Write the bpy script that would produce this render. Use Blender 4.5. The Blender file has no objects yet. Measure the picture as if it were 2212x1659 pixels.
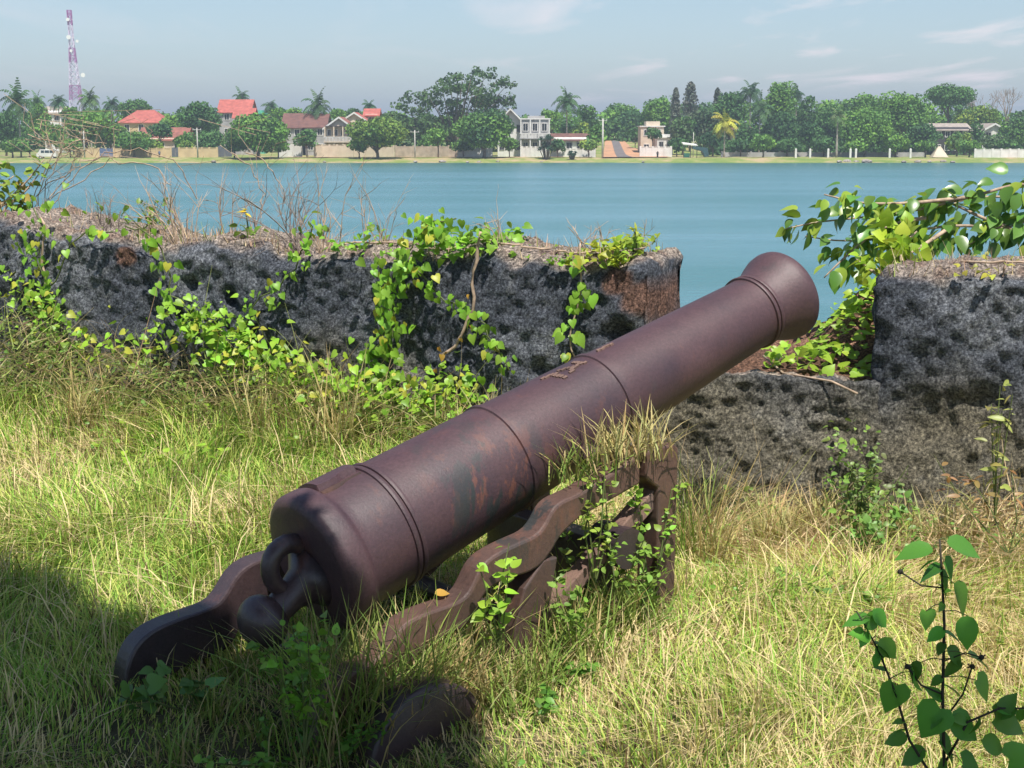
import bpy, math, random
import numpy as np
from math import radians as R, sin, cos, pi
from mathutils import Vector, Matrix

rng = np.random.default_rng(7)
random.seed(7)
S = bpy.context.scene
COL = S.collection

# ------------------------------------------------------------------ camera
F = 3240.0; CX = 1106.0; CY = 829.5; HC = 1.65           # focal length and centre in units of a 2212 px wide picture
PITCH = math.atan((CY - 281) / F)
cam_d = bpy.data.cameras.new("camera"); cam = bpy.data.objects.new("camera", cam_d); COL.objects.link(cam)
cam_d.sensor_width = 36; cam_d.lens = 36 * F / 2212; cam_d.clip_start = 0.05; cam_d.clip_end = 6000
cam.location = (0, 0, HC); cam.rotation_euler = (pi / 2 - PITCH, 0, 0)
S.camera = cam
S.render.resolution_x = 1024; S.render.resolution_y = 768

# ------------------------------------------------------------------ light
SUN = Vector((0.14, -0.44, 0.88)).normalized()           # towards the sun
sd = bpy.data.lights.new("sun", 'SUN'); sd.energy = 4.9; sd.angle = R(0.6); sd.color = (1.0, 0.955, 0.88)
so = bpy.data.objects.new("sun", sd); COL.objects.link(so)
so.rotation_euler = SUN.to_track_quat('Z', 'Y').to_euler(); so.location = (0, -5, 30)

W = bpy.data.worlds.new("World"); S.world = W; W.use_nodes = True
wn, wl = W.node_tree.nodes, W.node_tree.links
wn.clear()
wo = wn.new('ShaderNodeOutputWorld'); bg = wn.new('ShaderNodeBackground'); bg.inputs[1].default_value = 0.10
sky = wn.new('ShaderNodeTexSky'); sky.sky_type = 'NISHITA'; sky.sun_disc = False
sky.sun_elevation = math.asin(SUN.z); sky.sun_rotation = math.atan2(SUN.x, SUN.y)
sky.altitude = 0; sky.air_density = 1.0; sky.dust_density = 0.6; sky.ozone_density = 2.2
# thin broken clouds, laid out on the plane of the cloud layer
tc = wn.new('ShaderNodeTexCoord'); sx = wn.new('ShaderNodeSeparateXYZ'); wl.new(tc.outputs['Generated'], sx.inputs[0])
def wmath(op, a, b=None):
    m = wn.new('ShaderNodeMath'); m.operation = op
    for i, v in enumerate((a, b)):
        if v is None: continue
        if isinstance(v, (int, float)): m.inputs[i].default_value = v
        else: wl.new(v, m.inputs[i])
    return m.outputs[0]
zc = wmath('ADD', wmath('MAXIMUM', sx.outputs[2], 0.0), 0.035)
cxy = wn.new('ShaderNodeCombineXYZ')
wl.new(wmath('DIVIDE', sx.outputs[0], zc), cxy.inputs[0]); wl.new(wmath('DIVIDE', sx.outputs[1], zc), cxy.inputs[1])
nz = wn.new('ShaderNodeTexNoise'); nz.inputs['Scale'].default_value = 1.0; nz.inputs['Detail'].default_value = 7
nz.inputs['Roughness'].default_value = 0.55; nz.inputs['Distortion'].default_value = 0.5
mp = wn.new('ShaderNodeMapping'); mp.inputs['Location'].default_value = (3.1, 5.3, 0); mp.inputs['Scale'].default_value = (1.0, 0.30, 1)
wl.new(cxy.outputs[0], mp.inputs[0]); wl.new(mp.outputs[0], nz.inputs[0])
cr = wn.new('ShaderNodeValToRGB'); cr.color_ramp.elements[0].position = 0.52; cr.color_ramp.elements[1].position = 0.70
wl.new(nz.outputs[0], cr.inputs[0])
mx = wn.new('ShaderNodeMix'); mx.data_type = 'RGBA'; mx.inputs['B'].default_value = (9.6, 8.3, 8.3, 1)
cmask = wn.new('ShaderNodeMapRange'); cmask.inputs[1].default_value = -0.06; cmask.inputs[2].default_value = 0.10; cmask.inputs[3].default_value = 0.12; cmask.inputs[4].default_value = 0.85; wl.new(sx.outputs[0], cmask.inputs[0])
wl.new(wmath('MULTIPLY', cr.outputs[0], cmask.outputs[0]), mx.inputs['Factor'])
tint = wn.new('ShaderNodeMix'); tint.data_type = 'RGBA'; tint.blend_type = 'MULTIPLY'; tint.inputs['Factor'].default_value = 1.0
tcr = wn.new('ShaderNodeValToRGB'); tcr.color_ramp.elements[0].color = (0.91, 0.97, 1.12, 1); tcr.color_ramp.elements[1].color = (0.96, 0.98, 0.98, 1); tcr.color_ramp.elements[1].position = 0.12
wl.new(sx.outputs[2], tcr.inputs[0]); wl.new(tcr.outputs[0], tint.inputs['B'])
wl.new(sky.outputs[0], tint.inputs['A']); wl.new(tint.outputs['Result'], mx.inputs['A'])
wl.new(mx.outputs['Result'], bg.inputs[0]); wl.new(bg.outputs[0], wo.inputs[0])

S.view_settings.view_transform = 'Standard'; S.view_settings.look = 'None'
S.view_settings.exposure = 0.38; S.view_settings.gamma = 1.0
try:
    S.cycles.transparent_max_bounces = 8; S.cycles.max_bounces = 6
except Exception: pass

# ------------------------------------------------------------------ projection helpers (2212-wide picture units)
cP, sP = cos(PITCH), sin(PITCH)
CAM = Vector((0, 0, HC))
def ray(x, y):
    a, b = (x - CX) / F, -(y - CY) / F
    return Vector((a, cP + b * sP, -sP + b * cP))
def at_d(x, y, d): return CAM + ray(x, y) * d
def at(x, y, Y):
    r = ray(x, y); return CAM + r * (Y / r.y)
def on_plane(x, y, P0, n):
    r = ray(x, y); return CAM + r * ((P0 - CAM).dot(n) / r.dot(n))

# ------------------------------------------------------------------ numpy noise
def _h(i):
    i = i.astype(np.uint32)
    i = (i ^ (i >> 16)) * np.uint32(0x7feb352d); i = (i ^ (i >> 15)) * np.uint32(0x846ca68b)
    return ((i ^ (i >> 16)) & 0xffffff) / float(0xffffff)
def vnoise(p, sc=1.0, seed=0):
    p = np.asarray(p, float) * sc
    if p.shape[1] == 2: p = np.c_[p, np.zeros(len(p))]
    f = np.floor(p); i = f.astype(np.int64); t = p - f; t = t * t * (3 - 2 * t)
    r = 0
    for dx in (0, 1):
        for dy in (0, 1):
            for dz in (0, 1):
                k = ((i[:, 0] + dx) * 73856093) ^ ((i[:, 1] + dy) * 19349663) ^ ((i[:, 2] + dz) * 83492791) ^ (seed * 7919)
                w = (t[:, 0] if dx else 1 - t[:, 0]) * (t[:, 1] if dy else 1 - t[:, 1]) * (t[:, 2] if dz else 1 - t[:, 2])
                r = r + w * _h(k & 0xffffffff)
    return r
def fbm(p, sc=1.0, seed=0, o=4, g=0.5):
    a, s, r, n = 1.0, sc, 0, 0
    for k in range(o):
        r = r + a * vnoise(p, s, seed + k * 13); n += a; a *= g; s *= 2.03
    return r / n

# ------------------------------------------------------------------ materials
def nodes(m): return m.node_tree.nodes, m.node_tree.links
def mat(name, color, rough=0.7, noise=0.0, nscale=4.0, spec=0.4, bump=0.0, bscale=20.0, metal=0.0, c2=None):
    m = bpy.data.materials.new(name); m.use_nodes = True; n, l = nodes(m); b = n['Principled BSDF']
    b.inputs['Roughness'].default_value = rough; b.inputs['Specular IOR Level'].default_value = spec
    b.inputs['Metallic'].default_value = metal
    b.inputs['Base Color'].default_value = (*color, 1)
    if noise or c2:
        g = n.new('ShaderNodeNewGeometry'); t = n.new('ShaderNodeTexNoise'); t.inputs['Scale'].default_value = nscale
        t.inputs['Detail'].default_value = 6; l.new(g.outputs['Position'], t.inputs[0])
        r = n.new('ShaderNodeValToRGB'); r.color_ramp.elements[0].position = 0.35; r.color_ramp.elements[1].position = 0.65
        a = c2 if c2 else tuple(c * (1 - noise) for c in color)
        b2 = color if c2 else tuple(min(1, c * (1 + noise)) for c in color)
        r.color_ramp.elements[0].color = (*a, 1); r.color_ramp.elements[1].color = (*b2, 1)
        l.new(t.outputs[0], r.inputs[0]); l.new(r.outputs[0], b.inputs['Base Color'])
    if bump:
        g = n.new('ShaderNodeNewGeometry'); t = n.new('ShaderNodeTexNoise'); t.inputs['Scale'].default_value = bscale
        t.inputs['Detail'].default_value = 5; l.new(g.outputs['Position'], t.inputs[0])
        bm_ = n.new('ShaderNodeBump'); bm_.inputs['Strength'].default_value = bump; bm_.inputs['Distance'].default_value = 0.3 / bscale
        l.new(t.outputs[0], bm_.inputs['Height']); l.new(bm_.outputs[0], b.inputs['Normal'])
    return m
def mat_leaf(name, trans=0.3, rough=0.5, spec=0.35, gain=1.0):
    m = bpy.data.materials.new(name); m.use_nodes = True; n, l = nodes(m); b = n['Principled BSDF']
    a = n.new('ShaderNodeAttribute'); a.attribute_name = 'col'
    b.inputs['Roughness'].default_value = rough; b.inputs['Specular IOR Level'].default_value = spec
    l.new(a.outputs['Color'], b.inputs['Base Color'])
    t = n.new('ShaderNodeBsdfTranslucent'); mxs = n.new('ShaderNodeMixShader'); mxs.inputs[0].default_value = trans
    l.new(a.outputs['Color'], t.inputs[0]); l.new(b.outputs[0], mxs.inputs[1]); l.new(t.outputs[0], mxs.inputs[2])
    l.new(mxs.outputs[0], n['Material Output'].inputs[0])
    return m

M = {}
M['grass'] = mat_leaf('grass', 0.28, 0.6, 0.25)
M['leaf'] = mat_leaf('leaf', 0.35, 0.42, 0.4)
M['gloss_leaf'] = mat_leaf('gloss_leaf', 0.30, 0.3, 0.5)
M['far_leaf'] = mat_leaf('far_leaf', 0.2, 0.7, 0.2)
M['soil'] = mat('soil', (0.10, 0.085, 0.045), 0.95, c2=(0.045, 0.045, 0.02), nscale=5, bump=0.6, bscale=25)
M['stem_green'] = mat('stem_green', (0.10, 0.13, 0.035), 0.6, 0.3, 20)
M['stem_dark'] = mat('stem_dark', (0.035, 0.03, 0.02), 0.7, 0.3, 20)
M['twig'] = mat('twig', (0.42, 0.31, 0.22), 0.85, 0.3, 30)
M['twig_grey'] = mat('twig_grey', (0.27, 0.22, 0.19), 0.85, 0.3, 30)
M['bark'] = mat('bark', (0.14, 0.11, 0.085), 0.9, 0.4, 2)
M['bark_pale'] = mat('bark_pale', (0.34, 0.30, 0.25), 0.9, 0.25, 2)
M['cream'] = mat('cream', (0.62, 0.47, 0.27), 0.85, c2=(0.50, 0.38, 0.22), nscale=0.7)
M['pinkwall'] = mat('pinkwall', (0.50, 0.40, 0.31), 0.9, c2=(0.34, 0.27, 0.20), nscale=0.9)
M['white'] = mat('white', (0.74, 0.72, 0.68), 0.8, c2=(0.62, 0.60, 0.56), nscale=0.8)
M['greywall'] = mat('greywall', (0.36, 0.35, 0.34), 0.85, 0.15, 0.9)
M['beigewall'] = mat('beigewall', (0.66, 0.55, 0.42), 0.85, c2=(0.55, 0.45, 0.34), nscale=0.8)
M['roof_red'] = mat('roof_red', (0.50, 0.14, 0.11), 0.8, c2=(0.34, 0.095, 0.075), nscale=1.2)
M['roof_old'] = mat('roof_old', (0.34, 0.13, 0.095), 0.85, c2=(0.22, 0.085, 0.065), nscale=1.0)
M['roof_brown'] = mat('roof_brown', (0.20, 0.095, 0.075), 0.85, c2=(0.13, 0.065, 0.055), nscale=1.0)
M['roof_grey'] = mat('roof_grey', (0.42, 0.35, 0.30), 0.85, c2=(0.30, 0.26, 0.22), nscale=1.0)
M['dark'] = mat('dark', (0.015, 0.018, 0.022), 0.35)
M['charcoal'] = mat('charcoal', (0.05, 0.045, 0.045), 0.8)  # plain dark tone shared by posts, clothes, lintel and a building wall
M['blue_gate'] = mat('blue_gate', (0.11, 0.15, 0.26), 0.5, 0.15, 3)
M['grey_gate'] = mat('grey_gate', (0.12, 0.13, 0.15), 0.5, 0.2, 3)
M['teal'] = mat('teal', (0.12, 0.45, 0.32), 0.7, 0.1, 2)
M['pole'] = mat('pole', (0.50, 0.47, 0.43), 0.85, 0.15, 2)
M['tower_red'] = mat('tower_red', (0.36, 0.12, 0.34), 0.6)
M['tower_white'] = mat('tower_white', (0.62, 0.55, 0.70), 0.6)
M['dish'] = mat('dish', (0.78, 0.78, 0.76), 0.5)
M['asphalt'] = mat('asphalt', (0.17, 0.15, 0.145), 0.9, 0.2, 1)
M['dirt'] = mat('dirt', (0.58, 0.31, 0.17), 0.95, c2=(0.42, 0.24, 0.14), nscale=0.4)
M['rock'] = mat('rock', (0.42, 0.37, 0.33), 0.9, c2=(0.2, 0.18, 0.16), nscale=2)
M['tarp'] = mat('tarp', (0.03, 0.075, 0.085), 0.6, 0.3, 2)
M['tyre'] = mat('tyre', (0.02, 0.02, 0.02), 0.8)
M['glass'] = mat('glass', (0.03, 0.05, 0.06), 0.1, spec=0.6)
M['cloth'] = mat('cloth', (0.10, 0.14, 0.24), 0.9); M['skin'] = mat('skin', (0.16, 0.09, 0.06), 0.6)
M['hair'] = mat('hair', (0.02, 0.016, 0.014), 0.6)

# ------------------------------------------------------------------ object helpers
def tag(o, label=None, cat=None, group=None, kind=None):
    if label: o['label'] = label
    if cat: o['category'] = cat
    if group: o['group'] = group
    if kind: o['kind'] = kind
    return o
def link(name, me, m, parent=None):
    o = bpy.data.objects.new(name, me); COL.objects.link(o)
    if m is not None: me.materials.append(m)
    if parent is not None: o.parent = parent
    return o
def empty(name, loc, label, cat, group=None, rz=0.0):
    o = bpy.data.objects.new(name, None); COL.objects.link(o); o.location = loc; o.rotation_euler = (0, 0, rz)
    o.empty_display_size = 0.2
    return tag(o, label, cat, group)
def fast_mesh(name, v, f, smooth=False, col=None):
    v = np.asarray(v, np.float32); f = np.asarray(f, np.int32); k = f.shape[1]
    me = bpy.data.meshes.new(name)
    me.vertices.add(len(v)); me.vertices.foreach_set('co', v.ravel())
    me.loops.add(f.size); me.loops.foreach_set('vertex_index', f.ravel())
    me.polygons.add(len(f)); me.polygons.foreach_set('loop_start', np.arange(0, f.size, k, dtype=np.int32))
    try: me.polygons.foreach_set('loop_total', np.full(len(f), k, np.int32))
    except Exception: pass
    if smooth: me.polygons.foreach_set('use_smooth', np.ones(len(f), bool))
    if col is not None:
        a = me.color_attributes.new('col', 'FLOAT_COLOR', 'POINT')
        c = np.ones((len(v), 4), np.float32); c[:, :3] = col; a.data.foreach_set('color', c.ravel())
    me.update(calc_edges=True); me.validate()
    return me
class MB:
    def __init__(s): s.v = []; s.f = []
    def add(s, vs, fs):
        n = len(s.v); s.v += [tuple(p) for p in vs]; s.f += [tuple(n + i for i in q) for q in fs]; return s
    def box(s, x0, x1, y0, y1, z0, z1, mtx=None):
        vs = [Vector((x, y, z)) for x in (x0, x1) for y in (y0, y1) for z in (z0, z1)]
        if mtx: vs = [mtx @ p for p in vs]
        return s.add(vs, [(0, 1, 3, 2), (4, 6, 7, 5), (0, 4, 5, 1), (2, 3, 7, 6), (0, 2, 6, 4), (1, 5, 7, 3)])
    def beam(s, a, b, w, h=None, up=Vector((0, 0, 1))):
        h = h or w; a, b = Vector(a), Vector(b); d = (b - a).normalized()
        if abs(d.dot(up)) > 0.98: up = Vector((0, 1, 0))
        x = d.cross(up).normalized(); y = x.cross(d)
        vs = [p + x * i * w / 2 + y * j * h / 2 for p in (a, b) for i in (-1, 1) for j in (-1, 1)]
        return s.add(vs, [(0, 1, 3, 2), (4, 6, 7, 5), (0, 4, 5, 1), (2, 3, 7, 6), (0, 2, 6, 4), (1, 5, 7, 3)])
    def tube(s, pts, rad, n=6, cap=True, side=None):
        pts = [Vector(p) for p in pts]
        if not hasattr(rad, '__len__'): rad = [rad] * len(pts)
        rings = []; up = Vector((0.13, 0.21, 1)).normalized()
        for i, p in enumerate(pts):
            d = (pts[min(i + 1, len(pts) - 1)] - pts[max(i - 1, 0)]).normalized()
            u = up if abs(d.dot(up)) < 0.95 else Vector((1, 0.1, 0)).normalized()
            x = Vector(side) if side is not None else d.cross(u).normalized(); y = x.cross(d)
            rings += [p + (x * cos(2 * pi * k / n) + y * sin(2 * pi * k / n)) * rad[i] for k in range(n)]
        fs = [(i * n + k, i * n + (k + 1) % n, (i + 1) * n + (k + 1) % n, (i + 1) * n + k) for i in range(len(pts) - 1) for k in range(n)]
        if cap: fs += [tuple(range(n))[::-1], tuple((len(pts) - 1) * n + k for k in range(n))]
        return s.add(rings, fs)
    def prism(s, poly, depthvec):
        n = len(poly); a = [Vector(p) for p in poly]; b = [p + Vector(depthvec) for p in a]
        return s.add(a + b, [tuple(range(n)), tuple(range(2 * n - 1, n - 1, -1))] + [(i, n + i, n + (i + 1) % n, (i + 1) % n) for i in range(n)])
    def build(s, name, m, parent=None, smooth=False, bevel=0, subs=0):
        me = bpy.data.meshes.new(name); me.from_pydata(s.v, [], s.f); me.update()
        if smooth:
            for p in me.polygons: p.use_smooth = True
        o = link(name, me, m, parent)
        if bevel:
            b = o.modifiers.new('bevel', 'BEVEL'); b.width = bevel; b.segments = 2; b.limit_method = 'ANGLE'; b.angle_limit = R(35)
        return o

def tri_leaf(kind):
    if kind == 'heart':
        o = [(0, 0), (.26, -.16), (.50, .02), (.52, .28), (.36, .58), (.15, .86), (0, 1.05)]
    elif kind == 'ovate':
        o = [(0, 0), (.17, .06), (.29, .24), (.31, .45), (.23, .70), (.09, .90), (0, 1.05)]
    else:
        o = [(0, 0), (.08, .08), (.14, .28), (.15, .5), (.11, .75), (.04, .95), (0, 1.05)]
    mid = [(0, 0), (0, .2), (0, .5), (0, .8), (0, 1.05)]
    v = [(0, 0, 0), (0, .22, 0), (0, .52, 0), (0, .82, 0), (0, 1.05, 0)]
    L = o[1:-1]; v += [(x, y, 0) for x, y in L] + [(-x, y, 0) for x, y in L]
    def side(b, flip):
        t = [(0, b, 1), (b, b + 1, 1), (b + 1, b + 2, 1), (b + 2, 2, 1), (b + 2, b + 3, 2), (b + 3, 3, 2), (b + 3, b + 4, 3), (b + 4, 4, 3)]
        return [q[::-1] for q in t] if flip else t
    v = np.array(v, float); v[:, 2] = 0.28 * np.abs(v[:, 0]) - 0.22 * v[:, 1] ** 2
    return v, np.array(side(5, False) + side(10, True))
LEAF = {k: tri_leaf(k) for k in ('heart', 'ovate', 'lance')}
def frames(direc, normal):
    y = direc / (np.linalg.norm(direc, axis=1, keepdims=True) + 1e-9)
    z = normal - (normal * y).sum(1, keepdims=True) * y; z /= np.linalg.norm(z, axis=1, keepdims=True) + 1e-9
    x = np.cross(y, z); return np.stack([x, y, z], 2)
def bake(name, kind, pos, direc, normal, size, col, m, parent=None, width=1.0):
    tv, tf = LEAF[kind]; tv = tv * np.array([width, 1, 1]); n = len(pos)
    Rm = frames(np.asarray(direc, float), np.asarray(normal, float))
    v = np.einsum('nij,kj->nki', Rm, tv) * np.asarray(size).reshape(-1, 1, 1) + np.asarray(pos)[:, None, :]
    f = (tf[None] + (np.arange(n) * len(tv))[:, None, None]).reshape(-1, 3)
    c = np.repeat(np.asarray(col), len(tv), 0)
    return link(name, fast_mesh(name, v.reshape(-1, 3), f, True, c), m, parent)
def jit(c, n, a=0.25, hue=0.12):
    c = np.asarray(c, float); b = 1 + (rng.random((n, 1)) - .5) * 2 * a
    return np.clip(c[None] * b * (1 + (rng.random((n, 3)) - .5) * 2 * hue), 0, 1)
def runit(n):
    v = rng.normal(size=(n, 3)); return v / np.linalg.norm(v, axis=1, keepdims=True)

# ================================================================== THE SETTING
# wall line on plan
WP = Vector((0.70, 6.60, 0)); WE = Vector((0.912, -0.410, 0)).normalized(); WN = Vector((0.410, 0.912, 0)).normalized()
def wxy(s, d, z=0): p = WP + WE * s + WN * d; return Vector((p.x, p.y, z))
def sm(a, b, x): t = np.clip((x - a) / (b - a), 0, 1); return t * t * (3 - 2 * t)
def gz(x, y):
    x = np.asarray(x, float); y = np.asarray(y, float)
    d = (x - WP.x) * WN.x + (y - WP.y) * WN.y                 # distance beyond the wall face
    p = np.c_[x.ravel(), y.ravel()]
    n = (fbm(p, 0.9, 3, 3) - .5).reshape(x.shape) * 0.16
    z = n - 0.14 * sm(5.6, 3.8, y) * sm(0.6, -1.0, x) - 0.06 * sm(5.5, 3.5, y)
    z = z + 0.16 * sm(-0.9, -0.1, d) * sm(0.9, 0.0, d) * sm(.9, -.4, x)
    out = sm(1.6, 8.5, d)
    return z * (1 - out) - 6.4 * out
def grid_sheet(name, xs, ys, zf, m, kind='structure', smooth=True):
    X, Y = np.meshgrid(xs, ys); Z = zf(X, Y); nx, ny = len(xs), len(ys)
    v = np.c_[X.ravel(), Y.ravel(), Z.ravel()]
    i = np.arange(nx * ny).reshape(ny, nx)
    f = np.c_[i[:-1, :-1].ravel(), i[:-1, 1:].ravel(), i[1:, 1:].ravel(), i[1:, :-1].ravel()]
    o = link(name, fast_mesh(name, v, f, smooth), m); o['kind'] = kind
    return o
xs = np.unique(np.r_[np.linspace(-400, -12, 30), np.linspace(-12, 12, 241), np.linspace(12, 400, 30)])
ys = np.unique(np.r_[np.linspace(-400, -4, 25), np.linspace(-4, 18, 221), np.linspace(18, 200, 20)])
grid_sheet('ground', xs, ys, gz, M['soil'])

# water
mw = bpy.data.materials.new('water'); mw.use_nodes = True; n, l = nodes(mw); b = n['Principled BSDF']
b.inputs['Base Color'].default_value = (0.032, 0.150, 0.175, 1); b.inputs['Roughness'].default_value = 0.27
b.inputs['IOR'].default_value = 1.33; b.inputs['Specular IOR Level'].default_value = 0.42
g = n.new('ShaderNodeNewGeometry'); mpp = n.new('ShaderNodeMapping'); mpp.inputs['Scale'].default_value = (0.55, 1.5, 1); mpp.inputs['Rotation'].default_value = (0, 0, 0.12)
l.new(g.outputs['Position'], mpp.inputs[0])
t1 = n.new('ShaderNodeTexNoise'); t1.inputs['Scale'].default_value = 1.5; t1.inputs['Detail'].default_value = 5; t1.inputs['Roughness'].default_value = 0.65
l.new(mpp.outputs[0], t1.inputs[0])
bp = n.new('ShaderNodeBump'); bp.inputs['Strength'].default_value = 1.0; bp.inputs['Distance'].default_value = 0.26
l.new(t1.outputs[0], bp.inputs['Height']); l.new(bp.outputs[0], b.inputs['Normal'])
t2 = n.new('ShaderNodeTexNoise'); t2.inputs['Scale'].default_value = 0.05; t2.inputs['Detail'].default_value = 3
mp2 = n.new('ShaderNodeMapping'); mp2.inputs['Scale'].default_value = (0.25, 1.6, 1); l.new(g.outputs['Position'], mp2.inputs[0]); l.new(mp2.outputs[0], t2.inputs[0])
rr = n.new('ShaderNodeValToRGB'); rr.color_ramp.elements[0].color = (0.068, 0.190, 0.215, 1); rr.color_ramp.elements[1].color = (0.110, 0.240, 0.290, 1)
rr.color_ramp.elements[0].position = .35; rr.color_ramp.elements[1].position = .65
sy = n.new('ShaderNodeSeparateXYZ'); l.new(g.outputs['Position'], sy.inputs[0]); my = n.new('ShaderNodeMapRange'); my.interpolation_type = 'SMOOTHSTEP'
my.inputs[1].default_value = 215; my.inputs[2].default_value = 305; l.new(sy.outputs[1], my.inputs[0]); my.inputs[4].default_value = .85
bank_refl = n.new('ShaderNodeMix'); bank_refl.data_type = 'RGBA'; bank_refl.inputs['B'].default_value = (0.050, 0.145, 0.125, 1)     # dark green reflection of the far bank, painted into the water colour
l.new(t2.outputs[0], rr.inputs[0]); l.new(rr.outputs[0], bank_refl.inputs['A']); l.new(my.outputs[0], bank_refl.inputs['Factor']); l.new(bank_refl.outputs['Result'], b.inputs['Base Color'])
ZW = -4.95
MB().add([(-1500, 9, ZW), (1500, 9, ZW), (1500, 330, ZW), (-1500, 330, ZW)], [(0, 1, 2, 3)]).build('water', mw)['kind'] = 'structure'

# far bank: one sheet to the horizon
mb_ = bpy.data.materials.new('bank'); mb_.use_nodes = True; n, l = nodes(mb_); b = n['Principled BSDF']; b.inputs['Roughness'].default_value = 0.95
g = n.new('ShaderNodeNewGeometry'); t = n.new('ShaderNodeTexNoise'); t.inputs['Scale'].default_value = 0.16; t.inputs['Detail'].default_value = 8
t.inputs['Roughness'].default_value = 0.7
l.new(g.outputs['Position'], t.inputs[0])
r = n.new('ShaderNodeValToRGB'); e = r.color_ramp.elements
e[0].position = 0.40; e[0].color = (0.42, 0.32, 0.17, 1); e[1].position = 0.60; e[1].color = (0.15, 0.23, 0.04, 1)
e.new(0.50).color = (0.24, 0.28, 0.07, 1)
l.new(t.outputs[0], r.inputs[0]); l.new(r.outputs[0], b.inputs['Base Color'])
RX = at(1325, 300, 345).x
def rise(X, Y): return 3.3 * sm(330, 430, Y) * sm(26, 12, np.abs(X - RX * Y / 345))
def bankz(X, Y):
    p = np.c_[X.ravel(), Y.ravel()]
    w = (fbm(p * [1, .2], 0.06, 5, 4) - .5).reshape(X.shape) * 9
    z = ZW - 1.2 + 1.25 * sm(300, 311, Y + w) + 0.75 * sm(309, 321, Y + w)
    z = z + rise(X, Y)
    return z + (fbm(p, .4, 9, 3) - .5).reshape(X.shape) * 0.2
xs = np.unique(np.r_[np.linspace(-3000, -150, 20), np.linspace(-150, 150, 301), np.linspace(150, 3000, 20)])
ys = np.unique(np.r_[np.linspace(298, 330, 65), np.linspace(330, 440, 56), np.linspace(440, 4500, 20)])
grid_sheet('far_bank', xs, ys, bankz, mb_)
ZB = -4.2
def fb(u, Y): return at(u, 300, Y).x                       # x on the far side for a picture column
# road running inland and bare red earth beside it
def road_sheet(name, pts, z, m):
    k = len(pts); vs = []
    q = []
    for (a, b_) in zip(pts[:-1], pts[1:]):
        for i in range(8): t_ = i / 8; q.append(tuple(a[j] + (b_[j] - a[j]) * t_ for j in range(3)))
    pts = q + [pts[-1]]; k = len(pts)
    for (xa, xb, Y) in pts:
        zz = z + float(rise(np.array([(xa + xb) / 2]), np.array([Y]))[0]); vs += [(xa, Y, zz), (xb, Y, zz)]
    MB().add(vs, [(2 * i, 2 * i + 1, 2 * i + 3, 2 * i + 2) for i in range(k - 1)]).build(name, m)['kind'] = 'structure'
road_sheet('dirt_verge', [(fb(1300, 322), fb(1452, 322), 321), (fb(1303, 345), fb(1420, 345), 345), (fb(1306, 380), fb(1360, 380), 380), (fb(1306, 430), fb(1340, 430), 430)], ZB + .22, M['dirt'])
road_sheet('road', [(fb(1334, 322), fb(1366, 322), 321.5), (fb(1330, 345), fb(1352, 345), 345), (fb(1318, 429), fb(1332, 429), 429)], ZB + .26, M['asphalt'])
road_sheet('dirt_path', [(-52, 17, 322.2), (-52, 17, 325.5)], ZB + .2, M['dirt'])

# ================================================================== FAR BANK
def leafcloud(blobs, dens, size, c1, c2, seed, shell=0.55):
    """leaf-sized faces over clump spheres. blobs: (centre, radius3)"""
    P, D, N_, C_, Z_ = [], [], [], [], []
    for (c, r) in blobs:
        area = 4 * pi * ((r[0] * r[1]) ** 1.6 / 3 + (r[0] * r[2]) ** 1.6 / 3 + (r[1] * r[2]) ** 1.6 / 3) ** (1 / 1.6)
        k = max(12, int(area * dens)); d = runit(k); rad = shell + (1 - shell) * rng.random((k, 1)) ** .5
        p = np.asarray(c) + d * rad * np.asarray(r)
        P.append(p); N_.append(d * .8 + runit(k) * .8 + [0, 0, .25]); D.append(runit(k))
        m = rng.random(); tcol = np.asarray(c1) * (1 - m) + np.asarray(c2) * m
        C_.append(jit(tcol, k, .28, .08))
    P = np.concatenate(P); k = len(P)
    return P, np.concatenate(D), np.concatenate(N_), size * (0.6 + .8 * rng.random(k)), np.concatenate(C_)
def card_mesh(name, P, D, N_, Sz, C_, m, parent):
    Rm = frames(D, N_); tv = np.array([(-.5, 0, 0), (-.12, -.45, .1), (.5, -.1, 0), (.15, .5, .12)])
    v = np.einsum('nij,kj->nki', Rm, tv) * Sz.reshape(-1, 1, 1) + P[:, None, :]
    n = len(P); f = (np.arange(4)[None] + (np.arange(n) * 4)[:, None])
    return link(name, fast_mesh(name, v.reshape(-1, 3), f, False, np.repeat(C_, 4, 0)), m, parent)
G1, G2 = (0.055, 0.125, 0.022), (0.095, 0.17, 0.030)
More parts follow.
